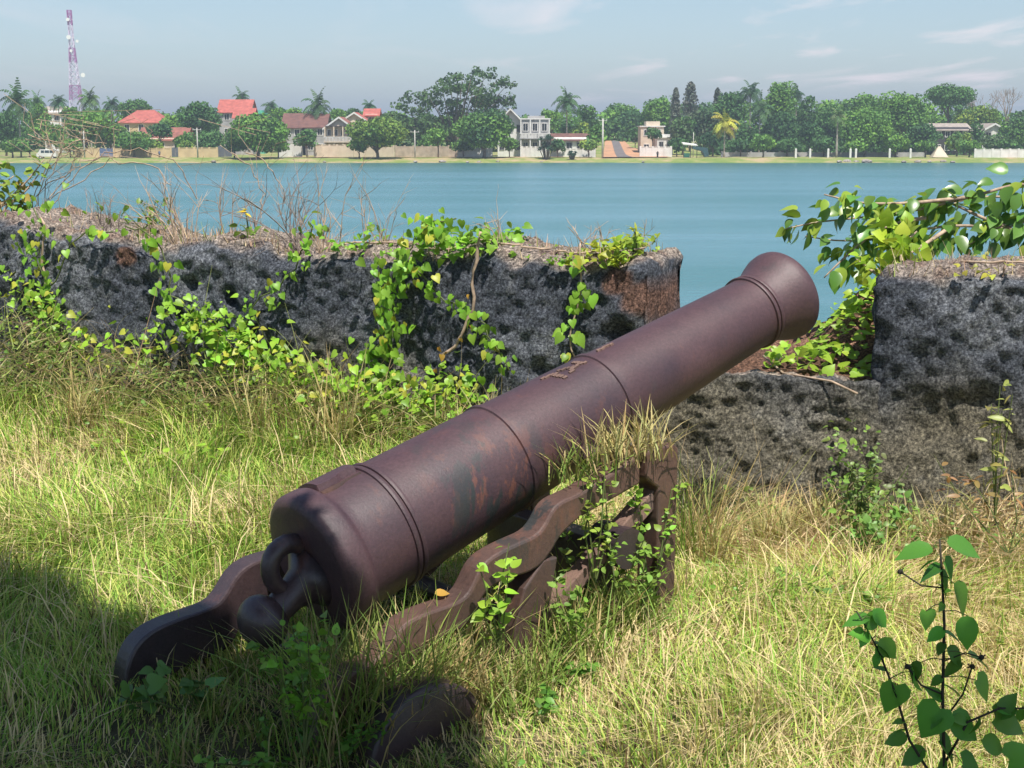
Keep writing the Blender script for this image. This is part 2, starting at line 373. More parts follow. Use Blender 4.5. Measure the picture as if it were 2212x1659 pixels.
def tree(u, ytop, w, ycb, ybase, Y, label, c1=G1, c2=G2, blobs=26, flat=0.0, sparse=1.0, name='broadleaf_tree', size=.55, bark='bark', group='trees along the far bank', droop=0, flats=1.0):
    x0 = fb(u, Y); zt = at(u, ytop, Y).z; zb = at(u, ycb, Y).z; z0 = min(at(u, ybase, Y).z, ZB + .1) if ybase > 331 else ZB
    W = w / F * Y * 1.22; Hh = zt - zb
    root = empty(name, (x0, Y, z0), label, 'tree', group)
    bl = []
    for k in range(blobs):
        d = runit(1)[0]; d = d / np.abs(d).max() * (.62 + .2 * rng.random()); rr_ = rng.random() ** .4
        rad = W * (0.13 + .10 * rng.random())
        ex = (W / 2 - rad) ; ez = max(Hh / 2 - rad * .6, .3)
        if flat: d[2] = abs(d[2]) * (1 - flat) + flat * (.5 - .3 * rng.random())
        else: ex *= (1 - .25 * max(0, d[2]) ** 2)
        c = np.array([d[0] * ex * rr_, d[1] * ex * rr_ * .9, (zt + zb) / 2 - z0 + d[2] * ez * rr_])
        bl.append((c, (rad * (.8 + .5 * rng.random()), rad * (.8 + .5 * rng.random()), rad * (.55 + .35 * rng.random()) * flats)))
    if sparse >= 1:
        bl.append((np.array([0, 0, (zt + zb) / 2 - z0]), (W * .34, W * .32, Hh * .34)))
    P, D, N_, Sz, C_ = leafcloud(bl, 2.5 * sparse, size, c1, c2, 0)
    card_mesh('crown', P, D, N_, Sz, C_, M['far_leaf'], root)
    t = MB(); hb = zb - z0; tr = max(.12, W * .022)
    t.tube([(0, 0, -.4), (tr * .4, 0, hb * .5), (-tr * .3, .1, hb + Hh * .3), (0, 0, hb + Hh * .7)], [tr * 1.35, tr, tr * .75, tr * .25], 7)
    for k in range(0, len(bl), 3 if sparse >= 1 else 1):
        c = bl[k][0]; zz = hb * (.7 + .3 * rng.random()) + Hh * .1 * rng.random()
        t.tube([(0, 0, zz), Vector(c) * .5 + Vector((0, 0, zz * .45)), Vector(c)], [tr * .5, tr * .33, tr * .12], 4)
    t.build('trunk', M[bark], root, True)
    return root
def palm(u, ytop, ycen, ybase, Y, label, fr=4.2, c=(0.06, 0.12, 0.035), lean=0.0, nf=18, trunk_w=.16, name='palm_tree', group='palms along the far bank'):
    x0 = fb(u, Y); zc = at(u, ycen, Y).z; root = empty(name, (x0 - lean, Y, ZB), label, 'palm', group); h = zc - ZB
    t = MB(); t.tube([(lean * (k / 6) ** 1.6, 0, -.3 + (h + .3) * k / 6) for k in range(7)], [trunk_w * (1.35 - .6 * k / 6) for k in range(7)], 7).build('trunk', M['bark_pale'], root, True)
    P, D, N_, Sz, C_ = [], [], [], [], []
    V, Fc, Cc = [], [], []
    for k in range(nf):
        az = k * 2.4 + rng.random() * .5; el = R(78 - 110 * (k / nf) + rng.random() * 14); L = fr * (.75 + .35 * rng.random())
        d = Vector((cos(az) * cos(el), sin(az) * cos(el), sin(el))); p = Vector((lean, 0, h)); cc = jit(tuple(1.5 * q for q in c), 1, .35, .1)[0]
        steps = 11
        for i in range(steps):
            q = p + d * (L / steps); side = d.cross(Vector((0, 0, 1)))
            side = side.normalized() if side.length > .05 else Vector((1, 0, 0))
            wl_ = .78 * sin(pi * min(.97, (i + 1.2) / (steps + 1))) + .12
            for sg in (-1, 1):
                o = side * sg * wl_ + Vector((0, 0, -wl_ * (.45 + .5 * rng.random()))) + d * .35
                b0 = len(V); V += [tuple(p), tuple(p + (q - p) * .75), tuple(p + o + (q - p) * .6), tuple(p + o * .9)]
                Fc.append((b0, b0 + 1, b0 + 2, b0 + 3)); Cc += [cc * (.8 + .4 * rng.random())] * 4
            p = q; d = (d + Vector((0, 0, -.17 - .05 * i * .25))).normalized()
    link('crown', fast_mesh('crown', np.array(V), np.array(Fc), False, np.array(Cc)), M['far_leaf'], root)
    return root

def house(u0, u1, yeave, yridge, ybase, Y, label, name='house', wall='white', roof='roof_red', kind='gable_side', dep=9, storeys=1, win=3, ov=.6, cat='house', balcony=False, zbase=None, winm='dark', parapet=False):
    xa, xb = fb(u0, Y), fb(u1, Y); ze = at(u0, yeave, Y).z; zr = at(u0, yridge, Y).z; z0 = ZB if zbase is None else zbase
    root = empty(name, ((xa + xb) / 2, Y, z0), label, cat, 'houses on the far bank'); hw = (xb - xa) / 2; he = ze - z0; hr = zr - z0
    b_ = MB().box(-hw, hw, 0, dep, -.5, he)
    if kind == 'gable_front': b_.prism([(-hw, 0, he), (hw, 0, he), (0, 0, hr - .15)], (0, dep, 0))
    b_.build('wall', M[wall], root)
    r_ = MB(); th = .18
    if kind == 'gable_front':           # ridge runs away from the water
        for sg in (-1, 1):
            a = Vector((0, -ov, hr)); c = Vector((sg * (hw + ov), -ov, he - ov * (hr - he) / hw)); up = Vector((0, 0, th))
            r_.prism([a, c, c - up, a - up], (0, dep + 2 * ov, 0))
        r_.build('roof', M[roof], root)
        f = MB()
        for sg in (-1, 1):
            a = Vector((0, -ov - .08, hr + .05)); c = Vector((sg * (hw + ov + .05), -ov - .08, he - ov * (hr - he) / hw + .03)); up = Vector((0, 0, .42))
            f.prism([a, c, c - up, a - up], (0, .07, 0))
        f.build('bargeboard', M['white'], root)
    elif kind == 'gable_side':          # ridge parallel to the water
        for sg in (0, 1):
            y0, y1 = (-ov, dep / 2) if sg == 0 else (dep + ov, dep / 2)
            zz = he - ov * .5
            r_.prism([(-hw - ov, y0, zz), (-hw - ov, y1, hr), (-hw - ov, y1, hr - th), (-hw - ov, y0, zz - th)], (2 * hw + 2 * ov, 0, 0))
        MB().prism([(-hw, 0, he), (-hw, dep, he), (-hw, dep / 2, hr - .2)], (2 * hw, 0, 0)).build('gable', M[wall], root)
        r_.build('roof', M[roof], root)
    elif kind == 'hip':
        k = min(hw * .6, dep / 2); zz = he - .3
        v = [(-hw - ov, -ov, zz), (hw + ov, -ov, zz), (hw + ov, dep + ov, zz), (-hw - ov, dep + ov, zz), (-hw + k, dep / 2, hr), (hw - k, dep / 2, hr)]
        r_.add(v + [(x, y, z - th) for x, y, z in v[:4]], [(0, 1, 5, 4), (1, 2, 5), (2, 3, 4, 5), (3, 0, 4), (0, 6, 7, 1), (1, 7, 8, 2), (2, 8, 9, 3), (3, 9, 6, 0), (6, 9, 8, 7)])
        r_.build('roof', M[roof], root)
    else:
        r_.box(-hw - .3, hw + .3, -.3, dep + .3, he, he + .25).build('roof', M[roof], root)
        if hr > he + .5: MB().box(-hw * .5, hw * .7, 1.5, dep - 1, he + .25, hr).build('stair_tower', M[wall], root)
    sh = he / storeys
    for st in range(storeys):
        for k in range(win):
            cx_ = -hw + (k + .5) * 2 * hw / win; ww = min(.62, hw / win * .55); za = st * sh + sh * .38; zb_ = st * sh + sh * .80
            fr_ = MB()
            for q in (cx_ - ww, cx_ + ww): fr_.box(q - .07, q + .07, -.1, .04, za, zb_)
            for q in (za, zb_): fr_.box(cx_ - ww - .07, cx_ + ww + .07, -.12, .04, q - .07, q + .07)
            fr_.box(cx_ - .03, cx_ + .03, -.08, .03, za, zb_)
            w_ = fr_.build('window', M['white'] if wall != 'white' else M['greywall'], root)
            MB().box(cx_ - ww + .07, cx_ + ww - .07, -.03, .02, za + .07, zb_ - .07).build('pane', M[winm], w_)
    if balcony:
        bz = sh * 1.0; bl = MB().box(-hw - .3, hw + .3, -1.9, 0, bz - .15, bz + .1)
        bl.build('balcony_slab', M[wall], root)
        rl = MB()
        rl.box(-hw - .3, hw + .3, -1.9, -1.78, bz + .95, bz + 1.1)
        nb = int(hw * 2 / .3)
        for k in range(nb): x = -hw + k * 2 * hw / nb; rl.box(x, x + .17, -1.88, -1.8, bz + .1, bz + .96)
        rl.build('railing', M['white'], root)
        for k in range(4):
            x = -hw + k * 2 * hw / 3; MB().box(x - .13, x + .13, -1.75, -1.5, 0, he - .05).build('column', M[wall if wall != 'greywall' else 'white'], root)
        if kind == 'gable_front': MB().box(-hw, hw, -1.6, -.06, he - .06, he + .1).build('lintel', M['charcoal'], root)
    return root

# --- houses
house(97, 134, 242, 229, 330, 395, 'pale two-storey house half hidden behind the palms at far left', wall='white', roof='roof_grey', kind='gable_side', storeys=3, win=2)
house(260, 352, 262, 237, 330, 385, 'house with bright red hipped roof beside the mast, above the greenery', roof='roof_red', kind='hip', wall='cream', dep=12, storeys=2, win=3)
h = house(300, 398, 300, 275, 330, 350, 'low house with long dull red tiled roof behind the cream wall', roof='roof_old', kind='gable_side', wall='beigewall', dep=11)
house(475, 540, 240, 214, 330, 372, 'tall house whose steep red roof stands above all the others', roof='roof_red', kind='gable_side', wall='greywall', storeys=3, dep=9, win=2)
house(508, 546, 252, 233, 330, 362, 'small red-roofed wing in front of the tall red-roofed house', roof='roof_red', kind='gable_side', wall='greywall', storeys=2, win=1, dep=6)
house(546, 570, 246, 238, 330, 380, 'turquoise painted block peeping over the large round tree', roof='teal', kind='flat', wall='teal', win=1, dep=5, cat='building', name='building')
house(612, 652, 273, 244, 330, 352, 'brown-tiled house with white verge, left one of the adjoining pair', roof='roof_brown', kind='gable_side', wall='greywall', storeys=2, win=2, dep=11)
house(660, 702, 272, 245, 330, 351, 'brown-tiled house adjoining the balcony house on its left', roof='roof_brown', kind='gable_side', wall='greywall', storeys=2, win=2, dep=11)
house(704, 762, 273, 252, 333, 333, 'two-storey house with white-edged red gable and railed balcony', roof='roof_old', kind='gable_front', wall='beigewall', storeys=2, win=4, balcony=True, dep=10)
house(742, 790, 258, 242, 333, 352, 'red-roofed gable rising behind the balcony house', roof='roof_red', kind='gable_front', wall='beigewall', storeys=3, win=2, dep=9)
house(790, 816, 247, 234, 333, 362, 'small block with bright red roof right of the balcony house', roof='roof_red', kind='gable_side', wall='beigewall', storeys=3, win=1, dep=6)
house(1075, 1130, 262, 234, 330, 338, 'white house with wide red and white gable behind the round tree', roof='roof_red', kind='gable_front', wall='white', storeys=2, win=3, dep=11, ov=1.1)
house(1125, 1186, 258, 250, 330, 334, 'white two-storey block with flat roof and columned balcony', roof='white', kind='flat', wall='greywall', storeys=2, win=3, dep=9, balcony=True)
house(1196, 1286, 300, 288, 330, 335, 'low bungalow with brown roof and white posts by the pandanus', roof='roof_brown', kind='gable_side', wall='white', storeys=1, win=4, dep=8)
house(1384, 1434, 274, 262, 330, 352, 'plain white cube house right of the road mouth', roof='white', kind='flat', wall='beigewall', storeys=2, win=2, dep=8)
house(1420, 1454, 298, 290, 330, 346, 'low white annex in front of the plain cube house', roof='white', kind='flat', wall='white', storeys=1, win=2, dep=6)
house(1585, 1622, 280, 275, 330, 358, 'shaded brown house among the dark trees behind the yellow palm', roof='roof_brown', kind='gable_side', wall='beigewall', storeys=1, win=2, dep=6)
house(2018, 2094, 278, 266, 330, 356, 'long grey-roofed building among trees at right', roof='roof_grey', kind='gable_side', wall='charcoal', storeys=2, win=4, dep=9, cat='building', name='building')
house(2122, 2172, 280, 266, 330, 356, 'pale gabled building near the right edge of the bank', roof='roof_grey', kind='gable_front', wall='white', storeys=2, win=2, dep=10, cat='building', name='building')
house(1262, 1290, 300, 294, 330, 400, 'tiny white shed at the head of the road', roof='white', kind='flat', wall='white', storeys=1, win=1, dep=4, cat='shed', name='shed')

# --- boundary walls with gates
def bwall(u0, u1, ytop, Y, m, label, cap=True, pillars=6, name='boundary_wall'):
    xa, xb = fb(u0, Y), fb(u1, Y); h_ = at(u0, ytop, Y).z - ZB
    root = empty(name, ((xa + xb) / 2, Y, ZB), label, 'wall', 'boundary walls on the far bank'); hw = (xb - xa) / 2
    MB().box(-hw, hw, 0, .22, -.4, h_).build('panel', M[m], root)
    if cap: MB().box(-hw - .05, hw + .05, -.06, .28, h_, h_ + .1).build('coping', M[m], root)
    for k in range(pillars + 1):
        x = -hw + 2 * hw * k / pillars; MB().box(x - .2, x + .2, -.09, .31, -.4, h_ + .22).build('pillar', M[m], root)
    return root
def gate(u0, u1, ytop, Y, m, label, name='gate'):
    xa, xb = fb(u0, Y), fb(u1, Y); h_ = at(u0, ytop, Y).z - ZB; root = empty(name, ((xa + xb) / 2, Y, ZB), label, 'gate'); hw = (xb - xa) / 2
    for sg in (-1, 1):
        x0, x1 = (-hw, -.03) if sg < 0 else (.03, hw); f = MB()
        f.box(x0, x1, -.03, .03, .15, h_)
        for k in range(6): xx = x0 + (x1 - x0) * (k + .5) / 6; f.box(xx - .05, xx + .05, -.06, -.03, .15, h_ + .15)
        f.build('leaf', M[m], root)
bwall(163, 212, 321, 326, 'cream', 'cream wall segment left of the blue gate', pillars=3)
bwall(245, 368, 321, 326, 'cream', 'long cream wall between the blue gate and the dark gate', pillars=8)
bwall(386, 468, 320, 326, 'cream', 'cream wall segment right of the dark gate', pillars=5)
gate(213, 243, 321, 326, 'blue_gate', 'slate blue double gate in the long cream wall')
gate(370, 385, 320, 326, 'grey_gate', 'narrow dark gate in the cream wall')
gate(470, 500, 316, 330, 'grey_gate', 'dark barred gate between cream wall and round tree')
bwall(604, 650, 309, 329, 'white', 'white wall with tall posts left of the balcony house', pillars=3)
bwall(679, 760, 314, 328, 'beigewall', 'beige wall in front of the balcony house', pillars=5)
bwall(765, 850, 316, 329, 'beigewall', 'beige wall half hidden by the leafy tree beside the balcony house', pillars=4)
bwall(855, 988, 316, 330, 'pinkwall', 'weathered pinkish wall in front of the tall airy tree', pillars=7, cap=False)
bwall(990, 1062, 322, 328, 'white', 'white low wall behind the wide round tree', pillars=9)
bwall(1128, 1186, 318, 328, 'white', 'white garden wall before the flat-roofed block', pillars=6)
bwall(1192, 1285, 322, 328, 'white', 'white wall with posts before the low bungalow', pillars=7)
bwall(1384, 1450, 318, 330, 'white', 'white wall below the plain cube house', pillars=5)
bwall(2108, 2240, 323, 324, 'white', 'bright white wall at the right end of the bank', pillars=7)
bwall(1560, 2000, 329, 334, 'greywall', 'low grey wall running under the dark trees at right', pillars=14, cap=False)

# --- posts, poles
def pole(u, ytop, ybase, Y, label, r_=.14, cross=True, name='utility_pole'):
    h_ = at(u, ytop, Y).z - ZB; root = empty(name, (fb(u, Y), Y, ZB), label, 'pole', 'utility poles on the far bank')
    MB().tube([(0, 0, -.4), (0, 0, h_)], [r_ * 1.2, r_ * .8], 8).build('shaft', M['pole'], root, True)
    if cross:
        MB().beam((-.9, 0, h_ - .4), (.9, 0, h_ - .4), .12).build('crossarm', M['pole'], root)
        for x in (-.8, 0, .8): MB().tube([(x, 0, h_ - .34), (x, 0, h_ - .12)], .05, 6).build('insulator', M['dish'], root)
pole(181, 283, 323, 322, 'pale utility pole in front of the rounded tree at left')
pole(426, 276, 320, 322, 'pale utility pole beneath the domed tree')
pole(896, 281, 338, 320, 'pale utility pole under the tall airy tree')
pole(1302, 256, 332, 322, 'tall pale utility pole at the road mouth', .2)
pole(1498, 286, 330, 333, 'thin pole above the dark shelter', .09, False)
def posts(us, ytop, Y, label, group, w=.22):
    for u in us:
        h_ = at(u, ytop, Y).z - ZB; m = MB(); x = fb(u, Y)
        m.box(-w / 2, w / 2, -w / 2, w / 2, -.3, h_ - .1); m.add([(-w / 2, -w / 2, h_ - .1), (w / 2, -w / 2, h_ - .1), (w / 2, w / 2, h_ - .1), (-w / 2, w / 2, h_ - .1), (0, 0, h_ + .05)], [(0, 1, 4), (1, 2, 4), (2, 3, 4), (3, 0, 4)])
        o = m.build('fence_post', M['white']); o.location = (x, Y, ZB); tag(o, label, 'post', group)
posts([1720, 1751, 1790, 1838, 1850, 1923, 1968], 321, 323, 'short white post on the grassy bank below the dark trees', 'white posts under the right-hand trees', .4)

# --- lattice mast
def mast():
    Y = 620; x0 = fb(171, Y); zt = at(161, 22, Y).z; root = empty('radio_mast', (x0, Y, ZB), 'tall red and white lattice radio mast above the trees', 'tower')
    H_ = zt - ZB; n_ = 18; zs = [H_ * k / n_ for k in range(n_ + 1)]
    def hw(z): t = z / H_; return 2.2 * (1 - t / .80) + .75 if t < .8 else .75
    lx = [(a, b) for a, b in ((-1, -1), (1, -1), (1, 1), (-1, 1))]
    off = lambda z: -1.6 * (z / H_)
    for k in range(n_):
        a, c = zs[k], zs[k + 1]; band = int((H_ - a - .1) / (H_ / 7)) % 2; m = MB(); wt = .22
        pa = [Vector((i * hw(a) + off(a), j * hw(a), a)) for i, j in lx]; pc = [Vector((i * hw(c) + off(c), j * hw(c), c)) for i, j in lx]
        for q in range(4):
            m.beam(pa[q], pc[q], wt); m.beam(pa[q], pc[(q + 1) % 4], .16); m.beam(pa[(q + 1) % 4], pc[q], .16); m.beam(pc[q], pc[(q + 1) % 4], .16)
        m.build('lattice_section', M['tower_red'] if band == 0 else M['tower_white'], root)
    for (z, x, r_) in ((.93, -1.9, .7), (.80, -1.9, .9), (.77, 1.5, .6), (.70, -1.2, .6), (.52, 3.2, .9)):
        d_ = MB(); d_.tube([(x, -1.6, z * H_), (x, -1.3, z * H_), (x, -1.0, z * H_)], [r_, r_ * .95, r_ * .3], 12); d_.beam((x, -1.1, z * H_), (0, 0, z * H_), .14); d_.build('dish_antenna', M['dish'], root)
mast()

# --- trees of the far bank
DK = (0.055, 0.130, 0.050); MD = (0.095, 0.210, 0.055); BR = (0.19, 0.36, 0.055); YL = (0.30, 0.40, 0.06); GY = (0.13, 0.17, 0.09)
T = [
 (12, 232, 78, 315, 335, 345, 'dense dark tree at the extreme left of the bank', DK, MD, 26),
 (88, 214, 60, 300, 335, 352, 'light green tree behind the big left-hand coconut palm', MD, BR, 20),
 (62, 285, 66, 330, 336, 330, 'low dark thicket tree under the big left-hand coconut palm', DK, MD, 18),
 (120, 262, 60, 318, 335, 342, 'green tree in front of the half hidden pale house', MD, BR, 18),
 (158, 225, 52, 290, 335, 362, 'distant green tree below the radio mast', MD, BR, 16),
 (186, 232, 96, 312, 335, 328, 'broad rounded mid-green tree behind the leftmost pale pole', MD, BR, 30),
 (238, 256, 76, 320, 335, 333, 'lower tree joined to the right of the broad rounded one', DK, BR, 22),
 (300, 212, 76, 262, 335, 400, 'bluish green tree rising behind the bright red hipped roof', MD, MD, 18),
 (268, 218, 40, 262, 335, 402, 'small green crown left of the hipped roof, far back', MD, BR, 10),
 (288, 287, 92, 322, 341, 322, 'small spreading tree with thin trunk before the long cream wall', MD, BR, 22),
 (345, 262, 60, 298, 335, 340, 'dark bush-like tree between the two left red roofs', DK, MD, 16),
 (372, 240, 54, 290, 335, 366, 'green tree left of the domed tree', MD, BR, 14),
 (430, 217, 96, 285, 335, 345, 'domed dark green tree between the red roofs', DK, MD, 32),
 (400, 285, 60, 320, 335, 336, 'bushy tree below the domed tree', MD, BR, 14),
 (455, 280, 70, 322, 335, 334, 'dark bush under the domed tree on its right', DK, MD, 16),
 (556, 244, 150, 330, 345, 318, 'large bright green tree with shaded middle overhanging the water', DK, BR, 44),
 (605, 226, 44, 262, 335, 395, 'small far tree left of the tall centre-left palm', MD, BR, 10),
 (636, 232, 60, 262, 335, 398, 'low far tree line behind the brown roofs', MD, BR, 14),
 (662, 273, 54, 322, 335, 326, 'compact round tree in front of the brown-tiled houses', MD, MD, 22),
 (735, 232, 44, 262, 335, 396, 'little far tree behind the balcony house', MD, BR, 10),
 (765, 228, 44, 262, 335, 398, 'little far tree left of the small bright red roof', DK, MD, 10),
 (840, 236, 56, 290, 335, 358, 'grey-green tree right of the small bright red roof', GY, MD, 14),
 (814, 248, 126, 330, 346, 319, 'layered bright green tree right of the balcony house', MD, YL, 38),
 (905, 250, 100, 322, 335, 352, 'greyish green tree beneath the tall airy tree on the left', GY, MD, 26),
 (946, 272, 52, 316, 333, 324, 'slim small tree with single thin trunk before the pinkish wall', MD, BR, 14),
 (1045, 234, 132, 325, 338, 320, 'wide bright green tree left of the red and white gable', DK, BR, 42),
 (1190, 228, 54, 285, 335, 372, 'tree just right of the flat-roofed white block', MD, BR, 14),
 (1271, 217, 52, 290, 335, 366, 'two-lobed tree left of the road mouth', DK, BR, 16),
 (1250, 262, 50, 305, 335, 352, 'yellowish garden tree above the low bungalow', MD, YL, 14),
 (1286, 262, 42, 318, 335, 330, 'green garden tree beside the tall utility pole', MD, BR, 14),
 (1345, 218, 100, 300, 335, 425, 'broad distant tree filling the end of the road', MD, BR, 30),
 (1420, 201, 86, 290, 335, 400, 'rounded green tree behind the plain cube house', MD, BR, 28),
 (1410, 272, 40, 306, 335, 340, 'small tree in front of the plain cube house', DK, MD, 12),
 (1372, 270, 34, 306, 335, 372, 'small dark tree on the right side of the road', DK, MD, 10),
 (1474, 240, 60, 320, 335, 345, 'dull green tree right of the low white annex', GY, MD, 20),
 (1520, 225, 70, 320, 335, 350, 'dull olive tree left of the yellow palm', GY, DK, 24),
 (1575, 187, 84, 290, 335, 364, 'tall dark tree behind the yellow palm', DK, MD, 28),
 (1540, 275, 60, 325, 335, 338, 'dark shaded tree under the yellow palm', DK, DK, 16),
 (1615, 255, 60, 325, 335, 345, 'dark tree right of the yellow palm', DK, MD, 18),
 (1649, 288, 58, 328, 340, 325, 'round bush-like tree close to the shore below the tallest dome', MD, BR, 20),
 (1686, 167, 78, 260, 335, 366, 'tallest domed tree of the right-hand wood', MD, BR, 30),
 (1690, 235, 96, 325, 335, 348, 'deep green tree standing below the tallest dome', DK, MD, 30),
 (1742, 196, 50, 290, 335, 370, 'narrow peaked tree right of the tallest dome', DK, MD, 16),
 (1752, 255, 70, 328, 335, 340, 'dark leafy tree left of the slender bare-stemmed palm', DK, MD, 22),
 (1795, 206, 80, 320, 335, 358, 'tree behind the slender bare-stemmed palm', MD, MD, 26),
 (1868, 190, 70, 270, 335, 372, 'high tree behind the great green dome', MD, BR, 18),
 (1868, 222, 122, 328, 335, 332, 'great bright green domed tree of the right-hand wood', MD, BR, 44),
 (1950, 188, 108, 300, 335, 350, 'tall broad tree right of the great green dome', MD, BR, 38),
 (1935, 285, 76, 332, 335, 330, 'low dense tree under the tall broad one', MD, BR, 20),
 (1994, 262, 72, 322, 335, 336, 'dark tree left of the long grey-roofed building', DK, MD, 22),
 (2110, 222, 110, 290, 335, 385, 'pale green tree behind the two grey-roofed buildings', MD, YL, 28),
 (2012, 238, 60, 285, 335, 372, 'mid green tree under the flat-topped one', MD, BR, 16),
 (2068, 284, 66, 326, 335, 336, 'yellow-green tree in front of the long grey-roofed building', MD, YL, 20),
 (2108, 258, 36, 312, 335, 345, 'dark narrow tree between the two grey-roofed buildings', DK, MD, 12),
 (2150, 288, 70, 324, 335, 336, 'grey-green bushes before the pale gabled building', GY, MD, 20),
 (2190, 246, 70, 322, 335, 352, 'dense tree at the right edge of the bank', DK, BR, 22),
 (1225, 255, 40, 300, 335, 356, 'leafy tree around the foot of the tall palm near the bungalow', DK, MD, 12),
]
for (u, yt, w, ycb, yb, Y, lab, c1, c2, nb) in T: tree(u, yt, w, ycb, yb, Y, lab, c1, c2, nb)
def wood(name, pts, Y, label, c1, c2, dep=26):
    bl = []
    for (ua, ub, y) in pts:
        u = ua
        while u < ub:
            z = at(u, y + 6 * rng.random(), Y).z; r_ = 2.6 + 1.6 * rng.random(); yy = Y + dep * rng.random(); xx = fb(u, Y)
            zz = z - r_ * .6
            while zz > ZB + .5: bl.append(((xx + rng.normal() * .8, yy, zz), (r_, r_, r_ * .75))); zz -= r_ * 1.15; yy = Y + dep * .4 * rng.random()
            u += 17
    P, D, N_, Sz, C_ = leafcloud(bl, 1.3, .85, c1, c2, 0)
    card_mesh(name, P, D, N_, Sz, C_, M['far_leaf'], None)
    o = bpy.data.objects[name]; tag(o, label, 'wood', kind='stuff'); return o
wood('distant_wood', [(-260, 60, 240), (60, 130, 238), (130, 240, 234), (240, 460, 244), (460, 600, 240), (600, 860, 242), (860, 1120, 250), (1120, 1200, 250), (1200, 1290, 240)], 408, 'continuous far-off band of trees behind the houses', MD, BR)
wood('distant_woodland', [(1292, 1330, 250), (1330, 1400, 236), (1400, 1480, 232), (1480, 1640, 222), (1640, 1800, 216), (1800, 1960, 214), (1960, 2100, 222), (2100, 2240, 240), (2240, 2500, 250)], 402, 'continuous far-off mass of trees right of the road', DK, BR)
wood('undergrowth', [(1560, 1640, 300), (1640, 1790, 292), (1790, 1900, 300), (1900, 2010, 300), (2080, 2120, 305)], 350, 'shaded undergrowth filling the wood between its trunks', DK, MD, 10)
tree(2045, 187, 112, 228, 335, 388, 'flat-topped umbrella tree rising above the right-hand wood', MD, MD, 24, flat=.6)
for (u, yt, w, Y, lab, c1, c2) in [
 (25, 300, 70, 321, 'leafy bush at the left end of the shore below the coconut palm', DK, BR), (150, 296, 50, 324, 'bush left of the first cream wall segment', MD, BR), (330, 300, 50, 331, 'bush peeping over the long cream wall', MD, YL), (400, 302, 40, 331, 'bush over the cream wall beside the narrow dark gate', MD, YL),
 (450, 300, 44, 331, 'bush over the cream wall near the dark barred gate', DK, MD), (505, 296, 60, 322, 'dark bush left of the large overhanging tree', DK, MD), (600, 300, 50, 325, 'bush right of the large overhanging tree', MD, BR), (775, 296, 50, 324, 'low bush beside the layered bright tree', MD, BR), (868, 296, 50, 334, 'grey-green bush above the pinkish wall', GY, MD),
 (925, 290, 60, 336, 'rounded bush behind the pinkish wall', MD, BR), (1000, 296, 60, 327, 'bush at the foot of the wide bright tree on its left', DK, BR), (1100, 292, 44, 326, 'bush below the red and white gable', MD, BR), (1205, 296, 40, 326, 'bush beside the pandanus', DK, MD), (1272, 296, 46, 325, 'flowery bush left of the tall utility pole', MD, YL),
 (1462, 290, 50, 333, 'dark bush right of the low white annex', DK, MD), (1600, 296, 60, 334, 'shaded bush right of the yellow palm', DK, MD), (1700, 296, 70, 334, 'shaded bush below the tallest dome', DK, MD), (1780, 296, 70, 333, 'shaded bush left of the slender palm', DK, MD), (1850, 300, 60, 328, 'low bush under the great green dome', MD, BR), (2000, 300, 60, 325, 'bush left of the white tent', DK, BR), (2095, 300, 56, 326, 'green bush between tent and white wall', MD, BR), (2180, 300, 60, 328, 'bush over the white wall at the right end', DK, BR)]:
    r_ = tree(u, yt, w, 329, 335, Y, lab, c1, c2, 14, name='bush', group='bushes along the far bank'); r_['category'] = 'bush'
# tall airy tree: clumps on visible limbs
def airy():
    Y = 346; u0 = 985; x0 = fb(u0, Y); root = empty('airy_tree', (x0, Y, ZB), 'tall open-crowned tree with sky showing between its clumps', 'tree', 'trees along the far bank')
    pts = [(865, 235, 26), (890, 215, 28), (925, 205, 30), (955, 190, 30), (972, 172, 24), (1000, 165, 26), (1022, 158, 20), (1050, 160, 24), (1075, 172, 24), (1092, 188, 24), (1080, 212, 30),
           (1040, 205, 34), (1005, 200, 36), (1015, 228, 40), (1050, 235, 40), (1085, 232, 32), (960, 232, 36), (915, 235, 32), (885, 258, 34), (930, 262, 38), (975, 262, 40), (1020, 262, 44), (1060, 262, 40), (1092, 250, 26), (938, 222, 22), (900, 285, 36), (950, 290, 38), (1000, 290, 40), (1028, 182, 24), (990, 183, 22), (868, 262, 26)]
    bl = []; t = MB()
    for (u, y, w) in pts:
        p = at(u, y, Y); r_ = w / F * Y * .68
        c = np.array([p.x - x0, (rng.random() - .5) * 12, p.z - ZB])
        for q in range(5):
            cc = c + (rng.random(3) - .5) * r_ * [2.3, 2.0, 1.2]; bl.append((cc, (r_ * .75, r_ * .75, r_ * .42)))
        f = Vector((c[0] * .25, c[1] * .2, max(3.5, c[2] * .35)))
        t.tube([f, Vector(c) * .62 + Vector((0, 0, c[2] * .08)), Vector(c)], [.22, .12, .05], 5)
    P, D, N_, Sz, C_ = leafcloud(bl, 2.1, .55, (0.060, 0.125, 0.045), (0.10, 0.18, 0.05), 0)
    card_mesh('crown', P, D, N_, Sz, C_, M['far_leaf'], root)
    t.tube([(0, 0, -.4), (.2, 0, 4), (-.2, 0, 8), (.4, 0, 13)], [.7, .55, .42, .2], 8); t.build('trunk', M['bark'], root, True)
airy()
